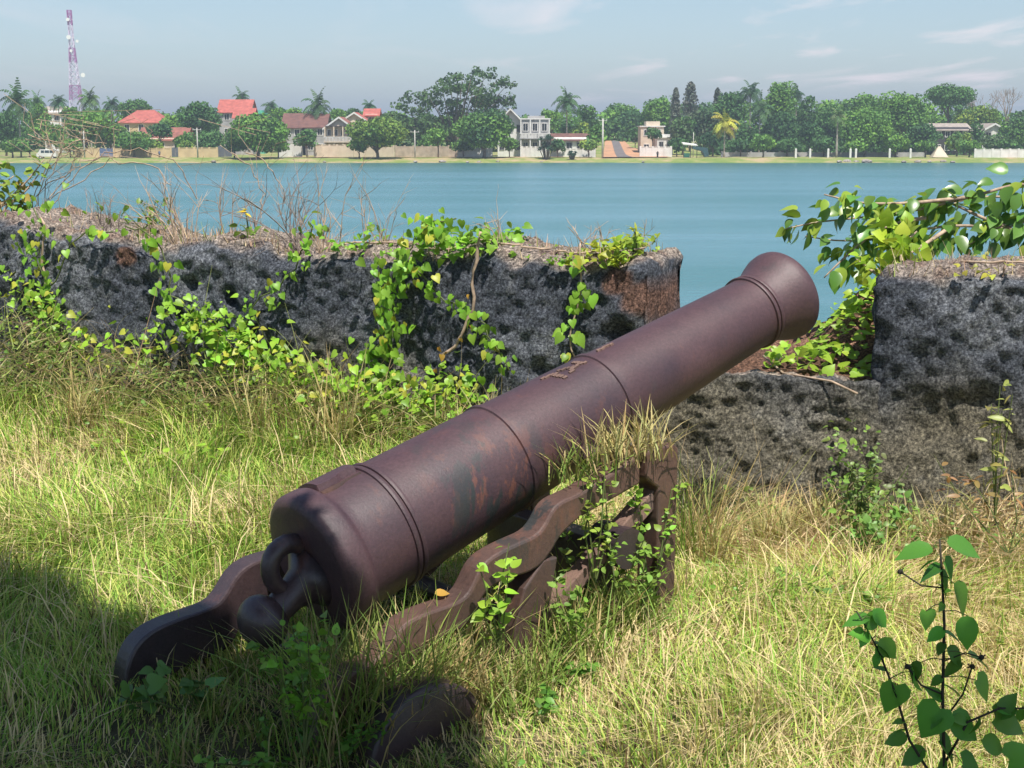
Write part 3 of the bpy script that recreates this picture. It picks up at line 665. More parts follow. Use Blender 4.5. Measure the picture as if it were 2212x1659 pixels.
def wispy(u, ytop, w, Y, label):
    x0 = fb(u, Y); h_ = at(u, ytop, Y).z - ZB; root = empty('casuarina', (x0, Y, ZB), label, 'tree', 'wispy casuarinas right of the road'); W = w / F * Y
    P, D, N_, C_ = [], [], [], []; k = 1500
    tz = rng.random(k) ** .8; rad = W / 2 * (1 - tz) ** .45 * (.3 + .7 * rng.random(k)) * (.75 + .5 * vnoise(np.c_[tz * 9, rng.integers(0, 5, k)], 1, 3)); az = rng.random(k) * 2 * pi
    P = np.c_[np.cos(az) * rad, np.sin(az) * rad, h_ * (.25 + .75 * tz)]; D = runit(k) + [0, 0, -.9]
    card_mesh('crown', P, D, runit(k), .45 * (0.6 + rng.random(k)), jit((.15, .17, .13), k, .3, .08), M['far_leaf'], root)
    t = MB(); t.tube([(0, 0, -.3), (0, 0, h_ * .5), (.1, 0, h_ * .97)], [.25, .16, .03], 6)
    for q in range(26):
        z = h_ * (.3 + .65 * q / 26); a = q * 2.4; L = W / 2 * (1 - q / 30); t.tube([(0, 0, z), (cos(a) * L, sin(a) * L, z + L * .5)], [.05, .015], 4)
    t.build('trunk', M['bark'], root, True)
wispy(1458, 190, 30, 372, 'narrow wispy casuarina, shorter of the pair right of the road')
wispy(1490, 177, 50, 368, 'taller wispy grey casuarina right of the road')
wispy(1548, 190, 30, 376, 'faint wispy casuarina behind the yellow palm')
def bare(u, ytop, w, Y, label):
    x0 = fb(u, Y); h_ = at(u, ytop, Y).z - ZB; root = empty('bare_tree', (x0, Y, ZB), label, 'tree'); t = MB(); W = w / F * Y
    def br(p, d, L, r_, n_):
        q = p + d * L; t.tube([p, (p + q) / 2 + Vector(rng.normal(size=3)) * L * .05, q], [r_, r_ * .8, r_ * .55], 5)
        if n_ == 0: return
        for k in range(3 if n_ > 1 else 4):
            dd = (d + Vector(rng.normal(size=3)) * .42 + Vector((0, 0, .12))).normalized(); br(q, dd, L * .72, r_ * .55, n_ - 1)
    br(Vector((0, 0, -.3)), Vector((0, 0, 1)), h_ * .38, .35, 4); t.build('branches', M['twig_grey'], root)
bare(2176, 195, 60, 378, 'bare leafless tree against the sky at right')
bare(2120, 205, 50, 400, 'faint leafless tree left of the other bare one')
# palms
palm(44, 188, 222, 335, 330, 'big coconut palm at the left end of the bank', 5.4, (.045, .095, .03), nf=26)
palm(84, 205, 222, 335, 372, 'smaller palm beside the big left-hand coconut palm', 3.4)
palm(130, 208, 222, 335, 385, 'dark palm just left of the radio mast', 3.2, (.04, .085, .035))
palm(197, 194, 215, 335, 352, 'palm touching the right side of the radio mast', 4.0, (.07, .12, .04))
palm(243, 206, 226, 335, 380, 'narrow dark palm right of the radio mast', 3.0, (.035, .08, .035))
palm(524, 198, 213, 335, 392, 'palm peeping over the tallest red roof', 3.6, (.04, .085, .035))
palm(586, 218, 232, 335, 398, 'small far palm right of the tallest red roof', 3.0, (.04, .085, .035))
palm(688, 192, 232, 335, 358, 'large palm behind the brown-tiled houses', 5.2, (.05, .10, .035), nf=24)
palm(798, 218, 230, 335, 395, 'tiny palm above the small bright red roof', 2.6, (.035, .08, .035))
palm(1224, 196, 220, 335, 350, 'tall palm behind the low bungalow', 4.3, (.045, .095, .035), nf=22)
palm(1619, 173, 200, 335, 352, 'tall feathery palm between the dark trees right of the yellow palm', 3.8, (.035, .08, .03), nf=20)
palm(1640, 214, 236, 335, 346, 'drooping palm just below the tall feathery palm', 4.2, (.05, .095, .04))
palm(1718, 188, 204, 335, 374, 'small palm crown right of the tallest dome', 2.6, (.03, .07, .03))
palm(1565, 238, 268, 335, 328, 'bright yellow-fronded palm near the dark shelter', 4.0, (.30, .30, .045), nf=20)
palm(1808, 238, 252, 335, 324, 'slender palm with tall bare pale stem', 2.8, (.09, .14, .05), nf=12, trunk_w=.2)
def pandanus(u, ytop, w, ybase, Y, label):
    x0 = fb(u, Y); h_ = at(u, ytop, Y).z - ZB + .4; root = empty('pandanus', (x0, Y, ZB - .4), label, 'bush'); V, Fc, Cc = [], [], []; W = w / F * Y
    t = MB()
    for k in range(16):
        a = rng.random() * 6.28; rr_ = W * .32 * rng.random() ** .5; c = Vector((cos(a) * rr_, sin(a) * rr_, h_ * (.25 + .6 * rng.random()))); t.tube([(c.x * .3, c.y * .3, -.3), c], .09, 5)
        for q in range(34):
            d = Vector(runit(1)[0]); d.z = abs(d.z) * .9 + .05; d.normalize(); s_ = d.cross(Vector((0, 0, 1))).normalized() * .09; L = W * .2 * (.7 + .5 * rng.random()); b0 = len(V)
            e1 = c + d * L * .6; e2 = c + d * L + Vector((0, 0, -L * .35)); V += [tuple(c - s_), tuple(c + s_), tuple(e1 + s_), tuple(e1 - s_), tuple(e2)]
            Fc += [(b0, b0 + 1, b0 + 2), (b0, b0 + 2, b0 + 3), (b0 + 3, b0 + 2, b0 + 4)]; Cc += [jit((.05, .11, .06), 1, .4, .1)[0]] * 5
    link('leaves', fast_mesh('leaves', np.array(V), np.array(Fc), False, np.array(Cc)), M['far_leaf'], root); t.build('stems', M['bark'], root)
pandanus(1181, 288, 62, 349, 318, 'spiky blue-green pandanus bush standing at the water edge')
pandanus(1236, 324, 28, 345, 318, 'small spiky bush right of the large pandanus')
# shelter, tent, van, figures, rocks
def shelter():
    Y = 322; root = empty('roadside_shelter', (fb(1500, Y), Y, ZB), 'dark sloping canopy shelter with white roof edge on the grassy bank', 'shelter')
    xa, xb = fb(1474, Y) - fb(1500, Y), fb(1530, Y) - fb(1500, Y); zt = at(1500, 310, Y).z - ZB
    MB().add([(xa, -1.4, zt), (xb * .2, -1.4, zt - .3), (xb * .2, 1.6, zt - .1), (xa, 1.6, zt + .3), (xa, -1.4, zt - .22), (xb * .2, -1.4, zt - .5), (xb * .2, 1.6, zt - .3), (xa, 1.6, zt + .1)],
             [(0, 1, 2, 3), (7, 6, 5, 4), (0, 4, 5, 1), (1, 5, 6, 2), (2, 6, 7, 3), (3, 7, 4, 0)]).build('roof', M['white'], root)
    MB().prism([(-.4, -1.6, zt - .5), (xb * .9, -1.6, zt - .9), (xb, -1.6, .45), (xb * .75, -1.6, .2), (xb * .5, -1.6, zt - 1.5), (-.4, -1.6, zt - 1.1)], (0, 2.6, 0)).build('canopy', M['tarp'], root)
    for x in (xa + .2, -.9, xb * .15): MB().box(x - .07, x + .07, -1.3, -1.16, -.2, zt - .2).build('post', M['charcoal'], root)
    MB().box(xa + .4, -.9, .2, 1.2, 0, 1.0).build('counter', M['teal'], root)
shelter()
def tent():
    Y = 322; xa, xb = fb(2014, Y), fb(2048, Y); root = empty('tent', ((xa + xb) / 2, Y, ZB), 'small white ridge tent among bushes right of the wood', 'tent'); hw = (xb - xa) / 2; h_ = at(2030, 316, Y).z - ZB
    MB().add([(-hw, -1, .2), (hw, -1, .2), (hw, 2, .2), (-hw, 2, .2), (-.2, .4, h_), (.3, .4, h_)], [(0, 1, 5, 4), (1, 2, 5), (2, 3, 4, 5), (3, 0, 4)]).build('canopy', M['beigewall'], root)
    MB().tube([(-.2, .35, 0), (-.2, .35, h_ - .1)], .05, 6).build('pole', M['pole'], root)
tent()
def van():
    Y = 316.5; root = empty('parked_van', (fb(98, Y), Y, ZB - .1), 'white van with dark windows parked at the left shore', 'van')
    L = (fb(120, Y) - fb(77, Y)) / 2
    body = [(-L, 0, .45), (-L, 0, 1.2), (-L * .85, 0, 1.25), (-L * .62, 0, 1.95), (L * .9, 0, 1.98), (L, 0, 1.75), (L, 0, .45)]
    MB().prism(body, (0, 1.7, 0)).build('body', M['white'], root, bevel=.06)
    for a, c in ((-.52, -.2), (-.14, .3), (.36, .85)): MB().box(L * a, L * c, -.02, .01, 1.25, 1.78).build('window', M['glass'], root)
    for x in (-L * .6, L * .62):
        for y in (.08, 1.6):
            w = MB().tube([(x, y - .1, .33), (x, y + .1, .33)], .34, 14).build('wheel', M['tyre'], root); MB().tube([(x, y - .12, .33), (x, y - .08, .33)], .17, 10).build('rim', M['pole'], w)
van()
def person(u, Y, h_, label, shirt):
    root = empty('person', (fb(u, Y), Y, ZB + .02), label, 'person'); k = h_ / 1.7
    bpts = {}
    me = bpy.data.meshes.new('body'); vs = [(0, 0, .92), (0, 0, 1.2), (0, 0, 1.42), (0, 0, 1.5), (0, -.01, 1.62), (-.19, 0, 1.38), (-.25, 0, 1.1), (-.24, -.06, .85), (.19, 0, 1.38), (.25, 0, 1.1), (.24, -.06, .85), (-.1, 0, .86), (-.1, 0, .47), (-.1, .02, .06), (.1, 0, .86), (.12, 0, .47), (.12, .02, .06)]
    ed = [(0, 1), (1, 2), (2, 3), (3, 4), (2, 5), (5, 6), (6, 7), (2, 8), (8, 9), (9, 10), (0, 11), (11, 12), (12, 13), (0, 14), (14, 15), (15, 16)]
    me.from_pydata([tuple(c * k for c in v) for v in vs], ed, []); me.update(); o = link('body', me, M['skin'], root)
    sk = o.modifiers.new('skin', 'SKIN'); rad = [.13, .15, .12, .055, .1, .06, .045, .03, .06, .045, .03, .09, .06, .04, .09, .06, .04]
    for i, r_ in enumerate(rad): me.skin_vertices[0].data[i].radius = (r_ * k, r_ * k)
    me.skin_vertices[0].data[0].use_root = True; o.modifiers.new('sub', 'SUBSURF').levels = 1
    MB().tube([(0, 0, .8 * k), (0, 0, 1.1 * k), (0, 0, 1.46 * k)], [.19 * k, .17 * k, .14 * k], 10).build('shirt', M[shirt], root, True)
    MB().tube([(0, 0, .3 * k), (0, 0, .9 * k)], [.2 * k, .17 * k], 10).build('sarong', M['charcoal'], root, True)
person(343, 320.5, 1.65, 'distant person in blue standing before the long cream wall', 'cloth')
person(1421, 317.5, 1.6, 'distant person in dark clothes on the grass right of the road', 'charcoal')
for k, (u, w) in enumerate([(897, .5), (954, .7), (960, .4), (1010, .4), (1035, .5), (1075, .45), (1170, .4), (1390, .35), (1815, .6), (1832, .9), (1852, .7), (1872, 1.0), (1880, .7), (1955, .6), (1985, .8), (2010, .5), (2040, .7), (2060, .6), (460, .6), (700, .4)]):
    m = MB(); vv = runit(60) * (.8 + .25 * rng.random((60, 1))) * [w, w * .8, w * .5]
    import bmesh
    bm = bmesh.new()
    for p in vv: bm.verts.new(p)
    bmesh.ops.convex_hull(bm, input=bm.verts)
    for v_ in [v_ for v_ in bm.verts if not v_.link_faces]: bm.verts.remove(v_)
    me = bpy.data.meshes.new('shore_rock'); bm.to_mesh(me); bm.free()
    o = link('shore_rock', me, M['rock']); Yk = 309 + 3 * rng.random(); o.location = (fb(u, Yk), Yk, ZW + .15 + .12 * rng.random()); tag(o, 'pale boulder at the water edge of the far bank', 'rock', 'pale boulders along the far waterline')


# ================================================================== PARAPET
def wall_mat():
    m = bpy.data.materials.new('old_stone'); m.use_nodes = True; n, l = nodes(m); b = n['Principled BSDF']
    b.inputs['Roughness'].default_value = 0.93; b.inputs['Specular IOR Level'].default_value = 0.2
    a = n.new('ShaderNodeAttribute'); a.attribute_name = 'col'; g = n.new('ShaderNodeNewGeometry')
    v = n.new('ShaderNodeTexNoise'); v.inputs['Scale'].default_value = 75; v.inputs['Detail'].default_value = 5; v.inputs['Roughness'].default_value = .75
    l.new(g.outputs['Position'], v.inputs[0]); r = n.new('ShaderNodeValToRGB'); e = r.color_ramp.elements
    e[0].position = .38; e[0].color = (.22, .22, .24, 1); e[1].position = .72; e[1].color = (2.6, 2.55, 2.5, 1); e.new(.53).color = (.88, .88, .90, 1)
    l.new(v.outputs[0], r.inputs[0]); mm = n.new('ShaderNodeMix'); mm.data_type = 'RGBA'; mm.blend_type = 'MULTIPLY'; mm.inputs['Factor'].default_value = 1
    l.new(a.outputs['Color'], mm.inputs['A']); l.new(r.outputs[0], mm.inputs['B']); l.new(mm.outputs['Result'], b.inputs['Base Color'])
    v2 = n.new('ShaderNodeTexNoise'); v2.inputs['Scale'].default_value = 30; v2.inputs['Detail'].default_value = 7; v2.inputs['Roughness'].default_value = .8
    l.new(g.outputs['Position'], v2.inputs[0]); bp_ = n.new('ShaderNodeBump'); bp_.inputs['Strength'].default_value = 1; bp_.inputs['Distance'].default_value = .03
    l.new(v2.outputs[0], bp_.inputs['Height']); l.new(bp_.outputs[0], b.inputs['Normal']); return m
M['stone'] = wall_mat()
def rough_block(name, s0, s1, thick, topf, label, res=.015, round_=.08, dents=(), seed=1, batter=.12, laterite=None, zb=-.35, kind_col='black', floorf=None):
    """a weathered masonry block in the wall's frame: s along, d back from the face, z up"""
    L = s1 - s0; ns = int(L / res); prof = []
    zt0 = 1.05
    path = [(0, t) for t in np.linspace(0, 1, int(1.35 / res))] + [(t, 1) for t in np.linspace(0, 1, int(thick / (res * 1.6)))[1:]] + [(1, 1 - t) for t in np.linspace(0, 1, 14)[1:]]
    path = np.array(path); npth = len(path); ss = np.linspace(s0, s1, ns)
    # end caps: shrink the profile towards its middle
    caps = 16
    rows = [(s0, k / caps) for k in range(caps)] + [(s, 1.0) for s in ss] + [(s1, 1 - k / caps) for k in range(1, caps + 1)]
    V = []
    for (s, sc) in rows:
        tz = topf(np.array([s]))[0]; d = path[:, 0] * thick; z = zb + path[:, 1] * (tz - zb)
        if floorf is not None: z = zb + path[:, 1] * (floorf(path[:, 0], s) - zb)
        if sc < 1: k = max(sc, .02); d = thick / 2 + (d - thick / 2) * k; z = zb + (z - zb) * k
        V.append(np.c_[np.full(npth, s), d, z])
    V = np.concatenate(V).reshape(len(rows), npth, 3)
    # round the long edges and corners
    tz = topf(V[:, :, 0].ravel()).reshape(V.shape[:2]); d = V[:, :, 1]; z = V[:, :, 2]
    if floorf is None:
        q = np.clip((z - (tz - round_)) / round_, 0, 1); w = np.clip((round_ - d) / round_, 0, 1); V[:, :, 1] += round_ * .45 * q ** 2 * (w > 0) * w; V[:, :, 2] -= round_ * .4 * (w ** 2) * q
        es = np.minimum(np.abs(V[:, :, 0] - s0), np.abs(V[:, :, 0] - s1)); ew = np.clip((round_ - es) / round_, 0, 1); V[:, :, 2] -= round_ * .6 * ew ** 2 * q; V[:, :, 1] += round_ * .5 * ew ** 2 * w
    V[:, :, 1] -= batter * np.clip((.45 - z) / .6, 0, 1.2) * (d < thick * .5)
    flat = V.reshape(-1, 3).copy()
    P = np.array([list(wxy(a, b_, c)) for a, b_, c in flat])
    # normals by finite difference on the grid
    G = P.reshape(len(rows), npth, 3); du = np.gradient(G, axis=0); dv = np.gradient(G, axis=1); Nn = np.cross(du, dv); Nn /= np.linalg.norm(Nn, axis=2, keepdims=True) + 1e-9
    c_ = G.mean((0, 1)); sgn = np.sign(((G - c_) * Nn).sum(2).mean()); Nn = (Nn * sgn).reshape(-1, 3)
    disp = (fbm(P, 2.2, seed, 3) - .5) * .075 + (fbm(P, 8, seed + 5, 3) - .5) * .05 + (fbm(P, 26, seed + 9, 3) - .5) * .055
    pit = np.clip(fbm(P, 6.5, seed + 20, 3) - .60, 0, 1); disp -= pit * .03
    rid = 1 - np.abs(fbm(P * [1, 1, .35], 7, seed + 31, 2) - .5) * 2; disp -= np.clip(rid - .95, 0, 1) * .12 * (flat[:, 2] < .75)
    dk = np.zeros(len(P))
    for (ds, dz, r_, dp) in dents:
        g_ = np.exp(-(((flat[:, 0] - ds) / r_) ** 2 + ((flat[:, 2] - dz) / r_) ** 2) * 1.2) * (flat[:, 1] < .25); disp -= dp * g_; dk = np.maximum(dk, g_ * (dp > .05))
    P2 = P + Nn * disp[:, None]
    tzv = topf(flat[:, 0]); top = sm(-.055, -.01, flat[:, 2] - tzv + (fbm(P, 9, 77, 2) - .5) * .10) if floorf is None else (flat[:, 1] > .06).astype(float)
    n1 = fbm(P, 3.0, seed + 40, 4); n2 = fbm(P, 14, seed + 41, 3); n3 = fbm(P * [1, 1, .5], 1.6, seed + 44, 3)
    black = np.array([.115, .128, .150]); grey = np.array([.225, .24, .262]); brown = np.array([.235, .205, .135]); pale = np.array([.46, .38, .31]); red = np.array([.23, .135, .10])
    col = black + (grey - black) * sm(.42, .64, n1)[:, None]
    low = sm(.70, .28, flat[:, 2] + (n3 - .5) * .8); col = col + (brown - col) * (low * .85)[:, None]
    lich = sm(.62, .74, n2) * .3; col = col + (np.array([.24, .24, .22]) - col) * lich[:, None]
    tcol = pale + (red - pale) * (.55 * sm(.55, .66, n2))[:, None]
    col = col + (tcol - col) * top[:, None]
    if laterite is not None:
        for (ls, lz, lr) in laterite:
            w = sm(1.15, .75, np.sqrt(((flat[:, 0] - ls) / lr) ** 2 + ((flat[:, 2] - lz) / (lr * .8)) ** 2) + (n2 - .5) * .6); col = col + (red * (.7 + .9 * n1[:, None]) - col) * w[:, None]
    if kind_col == 'rubble':
        rc = np.array([.27, .15, .10]) * (.5 + n1[:, None]) ; col = np.where((flat[:, 1] > .10)[:, None], rc * (.6 + .9 * n2[:, None]), col)
    col = col * (.82 + .36 * vnoise(P, 60, 3))[:, None]
    i = np.arange(len(rows) * npth).reshape(len(rows), npth)
    f = np.c_[i[:-1, :-1].ravel(), i[1:, :-1].ravel(), i[1:, 1:].ravel(), i[:-1, 1:].ravel()]
    if sgn < 0: f = f[:, ::-1]
    o = link(name, fast_mesh(name, P2, f, False, col), M['stone']); return tag(o, label, 'wall')
def top_left(s): return 1.105 + (vnoise(np.c_[s, s * 0], 2.1, 5) - .5) * .10 + (vnoise(np.c_[s, s * 0], 6, 6) - .5) * .06 + .03 * np.sin(s * 1.3) - .06 * sm(-.45, -.15, s)
def top_right(s): return 1.03 + (vnoise(np.c_[s, s * 0], 2.1, 8) - .5) * .06 + .02 * s
def wplane(u, v, off=0.03):
    return on_plane(u, v, WP - WN * off, WN)
def s_of(u, v=700):
    p = wplane(u, v, 0); return (p - WP).dot(WE)
rough_block('parapet_wall', -10.5, s_of(1390, 600), .60, top_left, 'long blackened stone parapet hung with vines, left of the gun muzzle', seed=3,
            dents=[(s_of(492, 556), .80, .040, .12), (s_of(404, 545), .86, .03, .08), (s_of(330, 580), .72, .07, .04), (s_of(600, 720), .28, .20, .12), (s_of(870, 640), .55, .10, .05), (s_of(900, 720), .3, .13, .07), (s_of(1000, 700), .38, .1, .06), (s_of(1340, 640), .72, .07, .12), (s_of(380, 580), .7, .04, .07), (s_of(1170, 655), .55, .05, .05)],
            laterite=[(s_of(1390, 600), .90, .11), (s_of(1335, 580), .98, .08), (s_of(265, 490), 1.0, .07)])
rough_block('parapet_wall', s_of(1886, 800), 7.5, .70, top_right, 'black rough-plastered stone parapet block at the right edge', seed=11, round_=.07, dents=[(s_of(1990, 840), .45, .12, .05), (s_of(2130, 800), .55, .08, .04)])
def embr_rise(s): return .03 + .27 * float(sm(.42, .80, (s - s_of(1390, 600)) / (s_of(1886, 800) - s_of(1390, 600))))
rough_block('embrasure_sill', s_of(1390, 600) - .2, s_of(1886, 800) + .02, 1.25, lambda s: s * 0 + .60, 'low masonry sill of the gun embrasure with brown rubble behind', seed=21, batter=.14, kind_col='rubble',
            floorf=lambda t, s: .595 + embr_rise(s) * sm(.25, 1.0, t), dents=[(s_of(1500, 900), .25, .12, .06)])

# ================================================================== CANNON
RB = .23; BD = RB * F / 160
Bp = at_d(668, 1224, BD); Mp = at_d(1694, 634, BD * 1.27); AX = (Mp - Bp); LB = AX.length; AX.normalize()
AZ = Vector((AX.x, AX.y, 0)).normalized(); RT = Vector((AZ.y, -AZ.x, 0)); UPB = RT.cross(AX).normalized()
MB_ = Matrix((( AX.x, RT.x, UPB.x, Bp.x), (AX.y, RT.y, UPB.y, Bp.y), (AX.z, RT.z, UPB.z, Bp.z), (0, 0, 0, 1)))   # local x along the bore, y to the right, z up
def rust(name, base, hi, low, rough=.46, bsc=110, patches=True):
    m = bpy.data.materials.new(name); m.use_nodes = True; n, l = nodes(m); b = n['Principled BSDF']; g = n.new('ShaderNodeNewGeometry')
    def noise(sc, det=6, ro=.6, stretch=None):
        t = n.new('ShaderNodeTexNoise'); t.inputs['Scale'].default_value = sc; t.inputs['Detail'].default_value = det; t.inputs['Roughness'].default_value = ro
        if stretch:
            mp_ = n.new('ShaderNodeMapping'); mp_.inputs['Scale'].default_value = stretch; l.new(g.outputs['Position'], mp_.inputs[0]); l.new(mp_.outputs[0], t.inputs[0])
        else: l.new(g.outputs['Position'], t.inputs[0])
        return t.outputs[0]
    def ramp(src, stops):
        r = n.new('ShaderNodeValToRGB'); e = r.color_ramp.elements
        e[0].position, e[0].color = stops[0][0], (*stops[0][1], 1); e[1].position, e[1].color = stops[-1][0], (*stops[-1][1], 1)
        for p, c in stops[1:-1]: e.new(p).color = (*c, 1)
        l.new(src, r.inputs[0]); return r.outputs[0]
    def mix(a, b_, f, mode='MIX'):
        x = n.new('ShaderNodeMix'); x.data_type = 'RGBA'; x.blend_type = mode
        for s_, v in ((x.inputs['Factor'], f), (x.inputs['A'], a), (x.inputs['B'], b_)):
            if isinstance(v, (int, float)): s_.default_value = v
            elif isinstance(v, tuple): s_.default_value = (*v, 1)
            else: l.new(v, s_)
        return x.outputs['Result']
    c = ramp(noise(3.2, 7), [(.30, low), (.5, base), (.70, hi)])
    c = mix(c, ramp(noise(90, 3, .8), [(.3, (.75, .74, .74)), (.7, (1.22, 1.2, 1.2))]), 1.0, 'MULTIPLY')
    if patches:
        c = mix(c, (.24, .085, .045), ramp(noise(7, 5, .7, (1, 1, .5)), [(.60, (0, 0, 0)), (.70, (.22, .22, .22))]))
        c = mix(c, (.030, .036, .036), ramp(noise(5.5, 4, .6, (1, 1, .35)), [(.62, (0, 0, 0)), (.68, (.35, .35, .35))]))
        dm = n.new('ShaderNodeVectorMath'); dm.operation = 'DISTANCE'; l.new(g.outputs['Position'], dm.inputs[0]); q_ = Bp + AX * .62 + RT * .19 - UPB * .05; dm.inputs[1].default_value = q_
        mr = n.new('ShaderNodeMapRange'); mr.inputs[1].default_value = .34; mr.inputs[2].default_value = .12; mr.inputs[3].default_value = 0; mr.inputs[4].default_value = 1; l.new(dm.outputs['Value'], mr.inputs[0])
        f1 = ramp(noise(13, 5, .7, (1, 1, .4)), [(.54, (0, 0, 0)), (.60, (.55, .55, .55))]); f2 = ramp(noise(11, 4, .6, (1.3, 1.3, .35)), [(.52, (0, 0, 0)), (.58, (.9, .9, .9))])
        def mul(a_):
            m_ = n.new('ShaderNodeMath'); m_.operation = 'MULTIPLY'; l.new(a_, m_.inputs[0]); l.new(mr.outputs[0], m_.inputs[1]); return m_.outputs[0]
        c = mix(c, (.20, .075, .045), mul(f1)); c = mix(c, (.025, .034, .034), mul(f2))
    l.new(c, b.inputs['Base Color'])
    rr_ = n.new('ShaderNodeMapRange'); l.new(noise(9, 5), rr_.inputs[0]); rr_.inputs[3].default_value = rough - .10; rr_.inputs[4].default_value = rough + .14; l.new(rr_.outputs[0], b.inputs['Roughness'])
    b.inputs['Specular IOR Level'].default_value = .65
    bb = n.new('ShaderNodeBump'); bb.inputs['Strength'].default_value = .26; bb.inputs['Distance'].default_value = .005; l.new(noise(bsc, 6, .7), bb.inputs['Height'])
    l.new(bb.outputs[0], b.inputs['Normal']); return m
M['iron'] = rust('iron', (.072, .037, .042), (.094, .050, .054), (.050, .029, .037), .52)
M['iron_shaded'] = rust('iron_shaded', (.050, .034, .038), (.080, .050, .050), (.028, .023, .028), .36)  # darker copy of the iron: shade put into the colour of shadowed parts
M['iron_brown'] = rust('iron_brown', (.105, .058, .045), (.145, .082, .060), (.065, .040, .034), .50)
M['iron_scale'] = rust('iron_scale', (.20, .12, .09), (.30, .20, .16), (.09, .055, .045), .8, 40)
M['iron_rust'] = rust('iron_rust', (.055, .028, .022), (.13, .055, .032), (.018, .014, .014), .8, 60)
def lathe(prof, n_=96):
    vs, fs = [], []
    for (x, r_) in prof: vs += [(x, r_ * cos(2 * pi * k / n_), r_ * sin(2 * pi * k / n_)) for k in range(n_)]
    for i in range(len(prof) - 1): fs += [(i * n_ + k, (i + 1) * n_ + k, (i + 1) * n_ + (k + 1) % n_, i * n_ + (k + 1) % n_) for k in range(n_)]
    return MB().add(vs, fs)
gun = bpy.data.objects.new('cannon', None); COL.objects.link(gun); gun.matrix_world = MB_
tag(gun, 'old rusty iron cannon barrel tilted upward through the gap in the wall', 'cannon')
def rad(x): return float(np.interp(x, [0.10, .30, .80, 1.27, 2.13, 2.2], [.212, .206, .190, .172, .138, .138]))
prof = [(-.01, .02), (-.008, .10), (-.004, .17), (.0, .203), (.002, .209), (.010, .222), (.022, .231), (.034, .233), (.078, .232), (.092, .227), (.1, .216)]
def ring(x, w, h): return [(x - w, rad(x)), (x - w * .8, rad(x) + h * .8), (x - w * .3, rad(x) + h), (x + w * .3, rad(x) + h), (x + w * .8, rad(x) + h * .8), (x + w, rad(x))]
for x in np.linspace(.11, .255, 6): prof.append((x, rad(x)))
prof += ring(.275, .009, .008) + ring(.298, .009, .008)
for x in np.linspace(.32, .765, 14): prof.append((x, rad(x)))
prof += [(.775, rad(.775)), (.778, rad(.77) + .006), (.792, rad(.77) + .006), (.797, rad(.797) - .002)]
for x in np.linspace(.81, 1.25, 14): prof.append((x, rad(x) - .001))
prof += [(1.262, rad(1.262)), (1.265, rad(1.262) + .006), (1.28, rad(1.262) + .006), (1.287, rad(1.287) - .003)]
for x in np.linspace(1.30, 2.08, 24): prof.append((x, rad(x) - .002))
prof += ring(2.105, .008, .009) + ring(2.13, .009, .007)
prof += [(2.145, .139), (2.17, .143), (2.20, .153), (2.235, .168), (2.262, .178), (2.285, .181), (2.30, .179), (LB, .172), (LB + .004, .16), (LB + .002, .085), (LB - .03, .078), (LB - .6, .076), (LB - .6, .001)]
ob = lathe(prof).build('barrel', M['iron'], gun, True)
e_ = ob.modifiers.new('edge', 'EDGE_SPLIT'); e_.split_angle = R(50)
# vent apron: raised rectangular plate on the breech, its right edge eaten away
def patch(x0, x1, a0, a1, h, nx, na, ragged=0):
    vs, fs = [], []
    for i in range(nx + 1):
        for j in range(na + 1):
            x = x0 + (x1 - x0) * i / nx; a = a0 + (a1 - a0) * j / na; hh = h
            if j in (0, na) or i in (0, nx): hh = -.006
            if ragged and j >= na - 1: a += ragged * (vnoise(np.array([[x * 40, .3]]), 1, 4)[0] - .5)
            r_ = rad(x) + hh; vs.append((x, r_ * sin(a), r_ * cos(a)))
    for i in range(nx):
        for j in range(na): b0 = i * (na + 1) + j; fs.append((b0, b0 + 1, b0 + na + 2, b0 + na + 1))
    return MB().add(vs, fs)
patch(.10, .262, R(-42), R(2), .022, 22, 16, .12).build('vent_apron', M['iron'], gun)
patch(.10, .262, R(3), R(9), .004, 30, 3, .12).build('rust_scale', M['iron_rust'], gun)
# a few raised, worn characters on the second reinforce
for (x, a, w, h_, rot) in [(1.08, 2, .05, .012, .2), (1.10, 12, .035, .012, 1.2), (1.15, 4, .045, .01, .5), (1.16, 12, .03, .012, -.6), (1.21, 3, .03, .01, 1.3), (1.20, 9, .05, .01, .1), (1.36, -2, .06, .01, 0)]:
    wm = MB()
    for q in range(5):
        t_ = (q - 2) / 4; xx = x + w * t_ * cos(rot); aa = R(a) + w * t_ * sin(rot) / .18 + .02 * sin(q * 2)
        r_ = rad(xx) + .001; c = Vector((xx, r_ * sin(aa), r_ * cos(aa))); wm.box(-h_ * .8, h_ * .8, -.005, .005, -.004, .003, Matrix.Translation(c) @ Matrix.Rotation(-aa, 4, 'X'))
    wm.build('worn_mark', M['iron_scale'], gun)
for sg in (-1, 1): MB().tube([(1.02, sg * .12, -.07), (1.02, sg * .30, -.07)], .045, 24).build('trunnion', M['iron'], gun, False)
